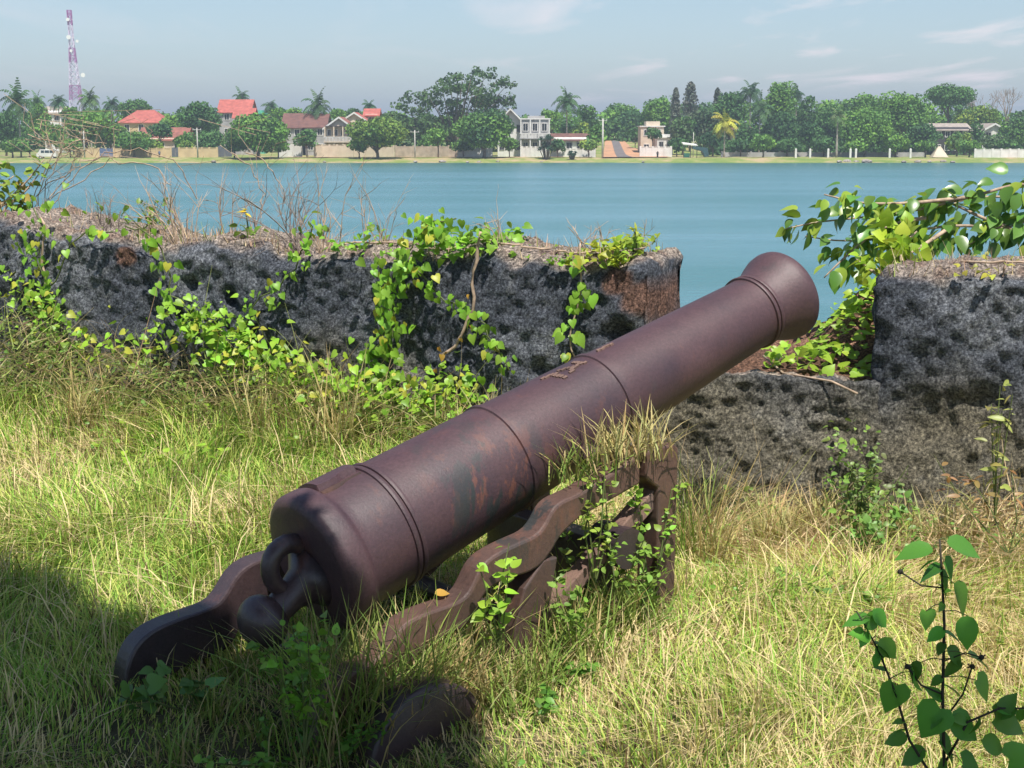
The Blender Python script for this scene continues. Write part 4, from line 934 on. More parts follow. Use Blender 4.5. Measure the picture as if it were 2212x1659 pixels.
# cascabel: neck, breeching loop above it and button below
nk = MB(); nk.tube([(.0, 0, -.04), (-.04, 0, -.045), (-.09, 0, -.055), (-.14, 0, -.07), (-.17, 0, -.08)], [.12, .068, .050, .048, .060], 28).build('cascabel_neck', M['iron_shaded'], gun, True)
def ball(c, r3, nu=28, nv=18, flatx=0, rotm=None):
    vs, fs = [], []
    for j in range(nv + 1):
        t_ = pi * j / nv
        for k in range(nu):
            p = Vector((cos(t_) * r3[0], sin(t_) * cos(2 * pi * k / nu) * r3[1], sin(t_) * sin(2 * pi * k / nu) * r3[2]))
            if rotm: p = rotm @ p
            vs.append(Vector(c) + p)
    for j in range(nv): fs += [(j * nu + k, (j + 1) * nu + k, (j + 1) * nu + (k + 1) % nu, j * nu + (k + 1) % nu) for k in range(nu)]
    return MB().add(vs, fs)
ball((-.205, 0, -.085), (.072, .088, .088)).build('button', M['iron_shaded'], gun, True)
lp = []
for k in range(17):
    a = R(-62 + 290 * k / 16); lp.append((-.062 - .070 * cos(a), 0, .034 + .074 * sin(a)))
MB().tube(lp, [.025 + .006 * sin(pi * k / 16) for k in range(17)], 20, True, (0, 1, 0)).build('breeching_loop', M['iron_shaded'], gun, True)

# ------------------------------------------------------------------ carriage
car = bpy.data.objects.new('gun_carriage', None); COL.objects.link(car); O2 = Vector((Bp.x, Bp.y, 0)); car.matrix_world = Matrix(((AZ.x, -RT.x, 0, O2.x), (AZ.y, -RT.y, 0, O2.y), (0, 0, 1, 0), (0, 0, 0, 1)))
tag(car, 'rusted iron garrison carriage with stepped cheeks sinking into the grass', 'gun carriage')     # local x forward, y left, z up
def smoothpoly(pts, it=2):
    for _ in range(it):
        o = [pts[0]]
        for a, b_ in zip(pts[:-1], pts[1:]): o += [(a[0] * .75 + b_[0] * .25, a[1] * .75 + b_[1] * .25), (a[0] * .25 + b_[0] * .75, a[1] * .25 + b_[1] * .75)]
        o.append(pts[-1]); pts = o
    return pts
def strip_solid(top, bot, y0, y1):
    """solid between two profiles sampled alike"""
    n_ = 90
    def res(p):
        p = np.array(p, float); d = np.r_[0, np.cumsum(np.linalg.norm(np.diff(p, axis=0), axis=1))]; t_ = np.linspace(0, d[-1], n_); return np.c_[np.interp(t_, d, p[:, 0]), np.interp(t_, d, p[:, 1])]
    a, b_ = res(top), res(bot); vs = []
    for i in range(n_): vs += [(a[i, 0], y0, a[i, 1]), (a[i, 0], y1, a[i, 1]), (b_[i, 0], y1, b_[i, 1]), (b_[i, 0], y0, b_[i, 1])]
    fs = [(0, 1, 2, 3), (4 * n_ - 1, 4 * n_ - 2, 4 * n_ - 3, 4 * n_ - 4)]
    for i in range(n_ - 1):
        for q in range(4): fs.append((4 * i + q, 4 * (i + 1) + q, 4 * (i + 1) + (q + 1) % 4, 4 * i + (q + 1) % 4))
    return MB().add(vs, fs)
topc = [(1.06, .580), (1.02, .575), (.95, .548), (.85, .512), (.78, .492), (.715, .482), (.675, .462), (.645, .415), (.605, .385), (.53, .375), (.43, .352), (.385, .325), (.352, .27), (.325, .24), (.275, .228), (.17, .222), (.09, .205), (.045, .15), (.0, .118), (-.08, .10), (-.15, .075), (-.20, .0), (-.225, -.12), (-.23, -.3)]
botc = [(1.06, .485), (1.02, .475), (.95, .455), (.85, .43), (.78, .41), (.71, .37), (.67, .32), (.63, .285), (.58, .27), (.52, .268), (.45, .262), (.40, .24), (.355, .175), (.33, .145), (.26, .135), (.17, .11), (.08, .05), (.04, .01), (.0, -.01), (-.06, -.03), (-.10, -.06), (-.12, -.12), (-.12, -.2), (-.12, -.3)]
topl = [(1.16, .59), (.95, .548), (.78, .492), (.715, .482), (.675, .462), (.645, .415), (.605, .385), (.53, .375), (.43, .352), (.37, .32), (.32, .285), (.24, .278), (.12, .278), (.02, .275), (-.05, .265), (-.10, .235), (-.135, .185), (-.17, .150), (-.24, .140), (-.33, .132), (-.41, .112), (-.465, .07), (-.50, -.02), (-.515, -.3)]
botl = [(1.16, .47), (.95, .43), (.78, .375), (.70, .33), (.66, .27), (.62, .24), (.58, .22), (.52, .20), (.43, .185), (.37, .16), (.32, .15), (.24, .14), (.12, .13), (.02, .12), (-.05, .10), (-.09, .06), (-.11, .02), (-.15, -.01), (-.24, -.02), (-.31, -.03), (-.35, -.06), (-.37, -.1), (-.38, -.2), (-.39, -.3)]
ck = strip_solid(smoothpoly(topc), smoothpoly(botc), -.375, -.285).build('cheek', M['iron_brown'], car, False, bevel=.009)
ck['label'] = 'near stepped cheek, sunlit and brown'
ckl = strip_solid(smoothpoly(topl), smoothpoly(botl), .285, .375).build('cheek', M['iron_shaded'], car, False, bevel=.009)
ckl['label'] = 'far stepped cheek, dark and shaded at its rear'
for y in (-.33, .33):
    MB().prism([(.50, y - .042, -.3), (.625, y - .042, -.3), (.66, y - .042, .1), (.70, y - .042, .30), (.64, y - .042, .30), (.56, y - .042, .22), (.52, y - .042, .1)], (0, .084, 0)).build('leg', M['iron_brown'], car, bevel=.006)
    MB().prism([(1.14, y - .05, -.3), (1.225, y - .05, -.3), (1.235, y - .05, .585), (1.215, y - .05, .605), (1.10, y - .05, .60), (1.085, y - .05, .585), (1.085, y - .05, .50), (1.14, y - .05, .46)], (0, .10, 0)).build('front_post', M['iron_brown'], car, bevel=.008)
    br_ = MB(); br_.prism([(.56, y - .03, .05), (.62, y - .03, .04), (1.14, y - .03, .38), (1.14, y - .03, .45)], (0, .06, 0)); br_.build('brace', M['iron_scale'], car, bevel=.004)
    MB().tube([(.99, y - .07, .28), (.99, y + .07, .28)], .07, 24).build('boss', M['iron_shaded'], car)
MB().box(.93, 1.02, -.29, .29, .02, .30).build('transom', M['iron_shaded'], car, bevel=.006)
MB().box(-.02, .07, -.29, .29, -.12, .02).build('transom', M['iron_shaded'], car, bevel=.006)
MB().tube([(.56, -.29, .10), (.56, .29, .10)], .035, 18).build('axle', M['iron_shaded'], car)
# half sunk rear truck wheel
wc = Vector((.08, -.458, -.15)); wr = .215; 
def wheel_obj(c, r_, w, name='truck_wheel'):
    p_ = [(-w / 2, .03), (-w / 2, r_ - .012), (-w / 2 + .004, r_ - .004), (-w / 2 + .012, r_), (w / 2 - .012, r_), (w / 2 - .004, r_ - .004), (w / 2, r_ - .012), (w / 2, r_ - .05), (w / 2 - .02, r_ - .05), (w / 2 - .02, .06), (w / 2 + .02, .055), (w / 2 + .02, .0)]
    m = lathe(p_, 56); m.v = [(c[0] + y, c[1] + x, c[2] + z) for x, y, z in m.v]; o = m.build(name, M['iron_shaded'], car, True)
    e = o.modifiers.new('edge', 'EDGE_SPLIT'); e.split_angle = R(45); return o
wheel_obj(wc, wr, .15)

# ================================================================== GRASS
def in_frustum(x, y, mx_=1.6): return (np.abs(x) < y * .345 + mx_)
def grass(name, n_, region, hlen, width, cols, label, seed, lean=.55, dens=None, flatten=None, cat='grass'):
    r_ = np.random.default_rng(seed); x0, x1, y0, y1 = region
    x = r_.uniform(x0, x1, n_ * 3); y = y0 + (y1 - y0) * r_.random(n_ * 3) ** 1.25
    d = (x - WP.x) * WN.x + (y - WP.y) * WN.y
    ok = in_frustum(x, y) & (d < .06)
    if dens is not None: ok &= r_.random(len(x)) < dens(x, y, d)
    x, y, d = x[ok][:n_], y[ok][:n_], d[ok][:n_]; n_ = len(x); p2 = np.c_[x, y]
    z = gz(x, y) - .01
    a1 = vnoise(p2, 1.1, 51) * 4 * pi; a2 = r_.random(n_) * 2 * pi
    tuft = vnoise(p2, 5.5, 52); tuf2 = fbm(p2, 2.0, 58, 3)
    lx = np.cos(a1) * .6 + np.cos(a2) * .8; ly = np.sin(a1) * .6 + np.sin(a2) * .8
    ln = lean * (.3 + 1.2 * r_.random(n_)) * (.6 + .8 * tuft)
    H = hlen * (.35 + .95 * r_.random(n_) ** 1.5) * (.30 + 1.0 * tuf2 + .45 * tuft)
    if flatten is not None: fl = flatten(x, y, d); ln = ln + fl * 1.3; H = H * (1 + .3 * fl)
    H = H * (1 + .35 * sm(-.7, -.05, d) * (x < -.2))
    for (hx, hy, hr, ha) in ((-.30, 3.92, .48, .8), (-.82, 4.22, .34, .6), (-1.1, 4.2, .3, .4), (.45, 4.55, .4, .3)): H = H * (1 - ha * np.exp(-(((x - hx) / hr) ** 2 + ((y - hy) / hr) ** 2)))
    dirx, diry = lx * ln, ly * ln
    az = np.arctan2(diry, dirx) + pi / 2 + r_.normal(size=n_) * .5; wx, wy = np.cos(az), np.sin(az)
    w = width * (.6 + .8 * r_.random(n_)) * (y / 5.0) ** .5
    V = np.zeros((n_, 8, 3), np.float32)
    for k, (t_, ww) in enumerate(((0, .8), (.35, 1.0), (.7, .7), (1.0, .08))):
        curve = t_ ** 1.7; bend = 1 / np.sqrt(1 + (ln * 1.1 * t_) ** 2)
        cx = x + dirx * H * curve; cy = y + diry * H * curve; cz = z + H * t_ * bend * (1 - .25 * ln * t_ * t_)
        V[:, 2 * k, 0] = cx - wx * w * ww; V[:, 2 * k, 1] = cy - wy * w * ww; V[:, 2 * k, 2] = cz
        V[:, 2 * k + 1, 0] = cx + wx * w * ww; V[:, 2 * k + 1, 1] = cy + wy * w * ww; V[:, 2 * k + 1, 2] = cz
    F4 = np.array([(0, 1, 3, 2), (2, 3, 5, 4), (4, 5, 7, 6)]); f = (F4[None] + (np.arange(n_) * 8)[:, None, None]).reshape(-1, 4)
    C_ = cols(x, y, d, r_)
    return tag(link(name, fast_mesh(name, V.reshape(-1, 3), f, False, np.repeat(C_, 8, 0)), M['grass']), label, cat, kind='stuff')
GRN = np.array([.27, .46, .07]); YGR = np.array([.56, .61, .15]); STR = np.array([.78, .63, .34]); OLV = np.array([.22, .23, .07]); DGR = np.array([.08, .17, .035])
def patchmix(x, y, d):
    p = np.c_[x, y]; a = fbm(p, .85, 61, 3); b_ = fbm(p, 2.6, 67, 3)
    straw = sm(.42, .68, a * .6 + b_ * .4 + .05 * sm(0, 1.6, x) * sm(4.2, 5.2, y)); return straw, b_
def cols_main(x, y, d, r_):
    s_, b_ = patchmix(x, y, d); u = r_.random(len(x)); ps = .12 + .50 * s_
    c = np.where((u < ps)[:, None], STR * (.75 + .5 * r_.random((len(x), 1))), np.where((u < ps + (1 - ps) * .42)[:, None], YGR * (.75 + .5 * r_.random((len(x), 1))), GRN * (.7 + .7 * r_.random((len(x), 1)))))
    dd = r_.random(len(x)) < .08; c[dd] = np.array([.16, .10, .05]); return np.clip(c, 0, 1)
def cols_green(x, y, d, r_): c = np.where((r_.random(len(x)) < .35)[:, None], YGR, GRN) * (.7 + .6 * r_.random((len(x), 1))); return c
def cols_straw(x, y, d, r_): return np.where((r_.random(len(x)) < .75)[:, None], STR * 1.08, YGR) * (.7 + .5 * r_.random((len(x), 1)))
def cols_long(x, y, d, r_): return np.where((r_.random(len(x)) < .5)[:, None], STR, np.where((r_.random(len(x)) < .6)[:, None], YGR, GRN)) * (.7 + .5 * r_.random((len(x), 1)))
REG = (-6, 5, 2.4, 9.9)
grass('grass', 215000, REG, .165, .0021, cols_main, 'thick mat of mixed green and dry grass around the gun', 101, .75)
grass('dry_grass', 34000, (-.2, 4.2, 3.6, 7.2), .15, .0019, cols_straw, 'matted straw-coloured dry grass at the foot of the right-hand wall', 103, .9,
      dens=lambda x, y, d: np.clip(sm(-1.9, -.8, d) * (.9 - .75 * sm(-.45, -.15, d)) + .12 * sm(.1, .6, patchmix(x, y, d)[0]), 0, 1), flatten=lambda x, y, d: np.ones_like(x) * .9)
grass('long_grass', 16000, REG, .30, .0024, cols_long, 'long arching blades standing out of the shorter grass', 107, 1.0, dens=lambda x, y, d: .25 + .75 * sm(.45, .6, fbm(np.c_[x, y], 1.3, 91, 3)))
grass('tall_grass', 16000, (-4.5, .3, 5.0, 9.9), .20, .0020, cols_main, 'longer grass growing along the foot of the vine-hung wall', 105, .55, dens=lambda x, y, d: sm(-1.3, -.3, d))
# low broad-leaved herbs in the grass
def herb_carpet(n_, label, region, seed, size, dens, c, name='clover'):
    r_ = np.random.default_rng(seed); x = r_.uniform(region[0], region[1], n_ * 4); y = r_.uniform(region[2], region[3], n_ * 4); d = (x - WP.x) * WN.x + (y - WP.y) * WN.y
    ok = in_frustum(x, y) & (d < 0) & (r_.random(len(x)) < dens(x, y, d)); x, y = x[ok][:n_], y[ok][:n_]; k = len(x)
    z = gz(x, y) + .03 + .08 * r_.random(k); Nn = np.c_[r_.normal(size=(k, 2)) * .5, np.ones(k)]
    o = bake(name, 'ovate', np.c_[x, y, z], runit(k) * [1, 1, .3], Nn, size * (.6 + .8 * r_.random(k)), jit(c, k, .35, .1), M['leaf'])
    return tag(o, label, 'plants', kind='stuff')
herb_carpet(5200, 'small broad-leaved herbs scattered through the grass', REG, 201, .020, lambda x, y, d: sm(.50, .62, fbm(np.c_[x, y], 1.7, 71, 3)), (.16, .33, .05), 'ground_herbs')

# ================================================================== CREEPERS
VINE = (.235, .44, .045)
def strand(pts, label, n_leaf, size=.062, spread=.035, off=.035, name='vine', c=VINE, stem='stem_green', sr=.004, group='vines hanging on the parapet', kind='heart', bare=False, yl=.10):
    P3 = [wplane(u, v, off) for u, v in pts]
    root = empty(name, P3[-1], label, 'vine', group); inv = P3[-1]
    # densify with wiggle
    Q = []
    for a, b_ in zip(P3[:-1], P3[1:]):
        k = max(2, int((b_ - a).length / .05))
        for i in range(k): Q.append(a.lerp(b_, i / k) + Vector(rng.normal(size=3)) * .008)
    Q.append(P3[-1]); Q = [q - inv for q in Q]
    MB().tube(Q, sr, 5).build('stem', M[stem], root, True)
    if bare or n_leaf == 0: return root
    A = np.array([list(q) for q in Q]); t_ = rng.random(n_leaf) * (len(A) - 1); i = t_.astype(int); i = np.minimum(i, len(A) - 2); base = A[i] + (A[i + 1] - A[i]) * (t_ - i)[:, None]
    n_leaf = int(n_leaf * 1.0); pos = base + rng.normal(size=(n_leaf, 3)) * [spread, spread * .6, spread] - np.array(WN)[None] * rng.random((n_leaf, 1)) * .05
    dr = np.c_[rng.normal(size=(n_leaf, 1)) * .7, rng.normal(size=(n_leaf, 1)) * .3 - .25, -.75 - rng.random((n_leaf, 1)) * .5]
    nr = -np.array(WN)[None] * 1.0 + [0, 0, .85] + rng.normal(size=(n_leaf, 3)) * .42
    cc = jit(c, n_leaf, .3, .1); yy = rng.random(n_leaf) < yl; cc[yy] = jit((.50, .50, .06), int(yy.sum()), .2, .05)
    bake('leaves', kind, pos, dr, nr, size * .60 * (.55 + .75 * rng.random(n_leaf)), cc, M['leaf'], root)
    return root
strand([(70, 452), (92, 500), (78, 560), (100, 620), (120, 690), (165, 755)], 'dense vine at the left end of the wall', 170, .055, .085)
strand([(95, 470), (98, 520), (90, 570), (98, 610), (78, 660)], 'bare brown stem hanging beside the leftmost dense vine', 0, stem='twig', sr=.007, name='dry_vine')
strand([(245, 500), (190, 500), (150, 520), (130, 590), (95, 640)], 'thin vine with few leaves slanting down at left of the wall', 12, .065, .02)
strand([(275, 492), (305, 497), (335, 520), (352, 560), (362, 600), (372, 640), (395, 655), (430, 690), (500, 740)], 'leafy vine dropping below the yellow-flowered weed, second from the left', 56, .064, .028)
strand([(672, 470), (668, 505), (655, 545), (640, 585), (600, 620), (560, 640), (535, 690), (525, 740)], 'vine curving down to the left in the middle of the long wall', 74, .052, .028)
strand([(985, 470), (930, 480), (885, 530), (862, 580), (850, 640), (845, 690), (820, 740), (790, 770), (850, 830)], 'thickest vine cascading from the top beside the bare brown stem', 170, .064, .045)
strand([(810, 545), (830, 600), (838, 660), (850, 720), (845, 770)], 'short vine just left of the thickest vine', 60, .06, .03)
strand([(885, 560), (925, 610), (965, 650), (1015, 675), (1050, 700), (1070, 760), (1100, 800)], 'side shoot running down to the right from the thickest vine', 70, .06, .026)
strand([(1036, 505), (1030, 560), (1022, 620), (1016, 690), (985, 745), (955, 765), (950, 800)], 'bare brown stem hanging right of the thickest vine', 7, .05, .015, c=(.55, .30, .05), stem='twig', sr=.008, name='dry_vine', yl=0)
strand([(1252, 520), (1255, 570), (1252, 640), (1238, 700), (1230, 750), (1250, 790)], 'vine hanging nearest to the cannon barrel', 36, .078, .026, stem='twig')
# creepers along the crest
def crest(u0, u1, v, n_, label, hh=.10, size=.055, dep=.5, c=VINE, name='crest_creeper'):
    sA, sB = s_of(u0, v), s_of(u1, v); tf = top_left if sA < .1 else top_right; root = empty(name, wxy((sA + sB) / 2, .1, 1.05), label, 'creeper', 'creepers on top of the parapet'); o_ = root.location.copy()
    n_ = int(n_ * 1.3); s_ = rng.uniform(sA, sB, n_); d = rng.random(n_) ** 1.4 * dep - .03; tz = tf(s_); z = tz + hh * rng.random(n_) * (.4 + .9 * vnoise(np.c_[s_ * 6, s_ * 0], 1, 3)) - .02
    pos = np.array([list(wxy(a, b_, e) - o_) for a, b_, e in zip(s_, d, z)]); nr = np.c_[rng.normal(size=(n_, 2)) * .5, .8 + rng.random(n_)] - np.array(WN) * .4
    cc = jit(c, n_, .3, .1); bake('leaves', 'heart', pos, runit(n_) * [1, 1, .5], nr, size * .66 * (.55 + .75 * rng.random(n_)), cc, M['leaf'], root)
    m = MB(); ps = []
    for k in range(9): a = sA + (sB - sA) * k / 8; ps.append(wxy(a, .08 + .1 * rng.random(), tf(np.array([a]))[0] + .03) - o_)
    m.tube(ps, .005, 5).build('stem', M['twig'], root, True); return root
crest(700, 790, 480, 55, 'small leafy creeper clump on the crest right of the curving vine', .16, .05, .5)
crest(780, 860, 495, 20, 'sparse creeper trailing on the crest left of the thickest vine', .04, .05)
crest(890, 1055, 485, 170, 'thick creeper mound on the crest above the thickest vine', .15, .065)
crest(1060, 1160, 490, 14, 'few creeper leaves on the crest right of the mound', .06, .04)
crest(1175, 1240, 515, 34, 'small creeper tuft on the crest near the right end of the wall', .06, .045)
crest(1235, 1345, 530, 120, 'yellow-green creeper on the crest above the vine nearest the barrel', .09, .05, c=(.42, .48, .05))
crest(1300, 1365, 540, 80, 'creeper hanging over the broken reddish end of the wall', .09, .05, c=(.34, .46, .05))
crest(2060, 2212, 575, 34, 'yellowish creeper on top of the black block at right', .08, .04, .8, c=(.45, .45, .07))
def creeper_ground():
    """leafy band trailing along the foot of the wall"""
    path = [(-60, 600, .05), (60, 640, .08), (120, 700, .10), (250, 760, .14), (380, 700, .10), (470, 710, .12), (540, 770, .16), (640, 810, .18), (740, 850, .2), (840, 850, .16), (950, 875, .12), (1010, 855, .1)]
    P, nn = [], []
    for (a, b_) in zip(path[:-1], path[1:]):
        n_ = 55 if a[0] < 380 else 150
        for k in range(n_):
            t_ = rng.random(); u = a[0] + (b_[0] - a[0]) * t_; v = a[1] + (b_[1] - a[1]) * t_; off = .07 + (a[2] * .9 + .05) * rng.random() ** 1.2; t2_ = rng.random()
            p = wplane(u, v, off) + Vector((rng.normal() * .07, rng.normal() * .05, rng.normal() * .075)); g_ = float(gz(p.x, p.y)); p.z = max(p.z, g_ + .06 + .1 * rng.random()); P.append(list(p))
    P = np.array(P); k = len(P); nr = np.c_[rng.normal(size=(k, 2)) * .45, .9 + rng.random(k) * .4] - np.array(WN) * .7
    cc = jit((.27, .46, .045), k, .35, .12); yy = rng.random(k) < .16; cc[yy] = jit((.5, .52, .07), int(yy.sum()), .2, .06)
    tag(bake('ground_creeper', 'heart', P, runit(k) * [1, .6, .4] + [0, -.2, -.3], nr, .034 * (.4 + 1.0 * rng.random(k)), cc, M['leaf']), 'bright yellow-green creeper sprawling along the foot of the wall', 'creeper', kind='stuff')
    # patches creeping over the lawn
    P = []
    for (u, v, su, sv, n_) in [(850, 900, 90, 40, 90), (300, 1000, 60, 22, 40), (480, 1000, 60, 20, 30), (560, 920, 120, 40, 60), (270, 820, 100, 40, 60), (700, 900, 60, 30, 50)]:
        for k in range(n_):
            uu, vv = u + rng.normal() * su, v + rng.normal() * sv; r_ = ray(uu, vv); t_ = (.08 - HC) / r_.z; p = CAM + r_ * t_
            if (p - WP).dot(WN) < -.05: P.append([p.x, p.y, float(gz(p.x, p.y)) + .08 + .07 * rng.random()])
    P = np.array(P); k = len(P)
    tag(bake('creeper_patch', 'heart', P, runit(k) * [1, 1, .3], np.c_[rng.normal(size=(k, 2)) * .45, np.ones(k)], .036 * (.5 + .8 * rng.random(k)), jit((.30, .46, .05), k, .25, .1), M['leaf']), 'creeper leaves scattered over the grass before the wall', 'creeper', kind='stuff')
creeper_ground()
# embrasure leaves
def embr():
    root = empty('embrasure_creeper', wxy(.5, .5, .6), 'bright heart-leaved creeper filling the embrasure under the muzzle', 'creeper'); o_ = root.location.copy(); P = []
    sA, sB = s_of(1600, 780), s_of(1880, 780)
    for k in range(380):
        s_ = rng.uniform(sA, sB); d = .04 + rng.random() ** .8 * 1.0
        if rng.random() < .55 * sm(.55, 1.0, (s_ - sA) / (sB - sA)) : continue
        P.append(list(wxy(s_ + d * .25, d, .60 + embr_rise(s_ + d * .25) * float(sm(.25, 1.0, d / 1.25)) + .015 + .10 * rng.random() * (s_ < sA + .6 * (sB - sA))) - o_))
    P = np.array(P); k = len(P); bake('leaves', 'heart', P, runit(k) * [1, 1, .4], np.c_[rng.normal(size=(k, 2)) * .45, np.ones(k)] - np.array(WN) * .5, .044 * (.5 + .8 * rng.random(k)), jit((.32, .50, .05), k, .25, .1), M['leaf'], root)
    m = MB(); m.tube([wxy(s_of(1860, 800), -.06, .56) - o_, wxy(s_of(1800, 800), -.03, .60) - o_, wxy(s_of(1680, 790), .1, .60) - o_, wxy(s_of(1610, 790), .3, .64) - o_], .005, 5).build('stem', M['twig'], root, True)
embr()

# ================================================================== DRY WEEDS ON THE CREST
def dry_weed(u, vtop, label, spread=.25, n_=7, Yoff=.35, m='twig', leafy=0, lean=0., vb=None, group='dry twiggy weeds on the crest', name='dry_weed', r0=.0045, rh=1.0):
    s_ = s_of(u, 480); tz = top_left(np.array([s_]))[0] if s_ < .3 else top_right(np.array([s_]))[0]; base = wxy(s_, Yoff, tz - .03); top = at(u, vtop, base.y); H = max(.12, top.z - base.z)
    root = empty(name, base, label, 'weed', group); t = MB(); tips = []
    def br(p, d, L, r_, k):
        pts = [p]; q = p
        for i in range(4): q = q + d * L / 4; d = (d + Vector(rng.normal(size=3)) * .10 + Vector((0, 0, -.02 * i))).normalized(); pts.append(q)
        t.tube(pts, [r_ * (1 - .16 * i) for i in range(5)], 4); tips.append(q)
        if k:
            for j in range(3 if k > 1 else 2):
                i = 1 + int(rng.random() * 3.5); br(pts[i], (d + Vector(rng.normal(size=3)) * .50 + Vector((0, 0, .15))).normalized(), L * (.45 + .25 * rng.random()), r_ * .55, k - 1)
    for k in range(n_):
        d = Vector((rng.normal() * spread + lean, rng.normal() * spread * .6, 1)).normalized(); br(Vector((rng.normal() * .03, rng.normal() * .03, 0)), d, H * (.55 + .45 * rng.random()) * rh, r0 * (.6 + .5 * rng.random()), 2)
    t.build('twigs', M[m], root)
    if leafy:
        A = np.array([list(q) for q in tips]); i = rng.integers(0, len(A), leafy); pos = A[i] * (.55 + .45 * rng.random((leafy, 1))) + rng.normal(size=(leafy, 3)) * .03
        bake('leaves', 'ovate', pos, runit(leafy), np.c_[rng.normal(size=(leafy, 2)) * .6, np.ones(leafy)], .045 * (.6 + .7 * rng.random(leafy)), jit((.26, .40, .06), leafy, .3, .12), M['leaf'], root)
    return root
W_ = [(355, 352, 'tallest bare twiggy weed on the crest, left of centre of the long wall', .40, 9, 0, -.15), (330, 400, 'pinkish twiggy weed leaning left of the tallest bare one', .3, 6, 0, -.35), (395, 400, 'twiggy weed right of the tallest bare one', .3, 5, 0, .1),
      (480, 420, 'short stiff dry weed between the two large twiggy ones', .25, 5, 0, 0), (570, 385, 'thin dry weed in the middle of the crest', .3, 6, 0, 0), (610, 345, 'tall fine dry weed leaning left above the middle of the wall', .3, 7, 0, -.25),
      (655, 400, 'dry weed just left of the curving vine', .3, 6, 6, 0), (730, 420, 'faint dry weed behind the small leafy creeper clump', .25, 4, 0, 0), (190, 425, 'low dry weed near the left end of the crest', .3, 5, 6, 0), (140, 430, 'lowest dry weed beside the left-hand shrub', .3, 5, 0, 0),
      (780, 440, 'thin dry stalk right of the small leafy creeper clump', .2, 3, 0, 0), (1060, 462, 'dry tuft right of the creeper mound', .3, 4, 8, 0), (1230, 490, 'reddish dry stalks above the yellow-green creeper', .3, 5, 0, 0), (1310, 490, 'fine reddish stalks near the end of the long wall', .3, 5, 0, .1)]
for (u, v, lab, sp, n_, lf, ln_) in W_: dry_weed(u, v, lab, sp, n_, .1 + .25 * rng.random(), 'twig' if rng.random() < .7 else 'twig_grey', lf, ln_)
dry_weed(250, 412, 'green leafy weed on the crest left of the tallest bare one', .5, 7, .3, 'stem_green', 60, name='green_weed', group=None, rh=.8)
def flower_weed(u, v, label, c=(.80, .60, .04)):
    s_ = s_of(u, 480); tz = top_left(np.array([s_]))[0]; base = wxy(s_, .12, tz - .02); H = at(u, v, base.y).z - base.z; root = empty('flowering_weed', base, label, 'weed')
    MB().tube([(0, 0, 0), (.01, 0, H * .5), (0, 0, H)], .004, 5).build('stem', M['stem_green'], root)
    k = 9; bake('petals', 'lance', np.tile([0, 0, H], (k, 1)) + rng.normal(size=(k, 3)) * .01, runit(k) * [1, 1, .3], np.c_[rng.normal(size=(k, 2)) * .2, np.ones(k)], np.full(k, .045), jit(c, k, .1, .05), M['leaf'], root)
    bake('leaves', 'ovate', rng.normal(size=(14, 3)) * [.04, .03, .03] + [0, 0, H * .4], runit(14), np.c_[rng.normal(size=(14, 2)) * .6, np.ones(14)], np.full(14, .05), jit((.24, .38, .06), 14, .3, .1), M['leaf'], root)
flower_weed(502, 458, 'yellow-flowered weed on the crest of the long wall')
flower_weed(1352, 500, 'green sprig standing on the broken end of the wall', (.45, .50, .06))
# short dry turf on the crest
def crest_turf(tf, sA, sB, n_, label, seed, name='crest_turf'):
    r_ = np.random.default_rng(seed); s_ = r_.uniform(sA, sB, n_); d = r_.random(n_) * .55 + .02; keep = r_.random(n_) < sm(.35, .55, fbm(np.c_[s_, d * 2], 2.2, 81, 3)) * .9 + .12; s_, d = s_[keep], d[keep]; k = len(s_)
    P = np.array([list(wxy(a, b_, 0)) for a, b_ in zip(s_, d)]); P[:, 2] = tf(s_) - .02; H = .02 + .08 * r_.random(k) ** 2 + .03 * r_.random(k) * vnoise(np.c_[s_ * 4, d], 1, 5)
    a = r_.random(k) * 6.28; ln = .2 + .6 * r_.random(k); V = np.zeros((k, 4, 3)); w = .0028
    px, py = np.cos(a + 1.57) * w, np.sin(a + 1.57) * w; tip = P + np.c_[np.cos(a) * ln * H, np.sin(a) * ln * H, H]
    V[:, 0] = P - np.c_[px, py, px * 0]; V[:, 1] = P + np.c_[px, py, px * 0]; V[:, 2] = tip + np.c_[px, py, px * 0] * .2; V[:, 3] = tip - np.c_[px, py, px * 0] * .2
    u = r_.random(k); C_ = np.where((u < .45)[:, None], np.array([.56, .37, .25]), np.where((u < .8)[:, None], np.array([.60, .47, .28]), np.array([.28, .33, .09]))) * (.6 + .6 * r_.random((k, 1)))
    tag(link(name, fast_mesh(name, V.reshape(-1, 3), np.arange(4 * k).reshape(-1, 4), False, np.repeat(C_, 4, 0)), M['grass']), label, 'grass', kind='stuff')
crest_turf(top_left, -9, s_of(1360, 560), 5200, 'short reddish dry turf along the crest of the long wall', 301)
crest_turf(top_right, s_of(1895, 600), 5, 2600, 'short dry turf on top of the right-hand block', 302)

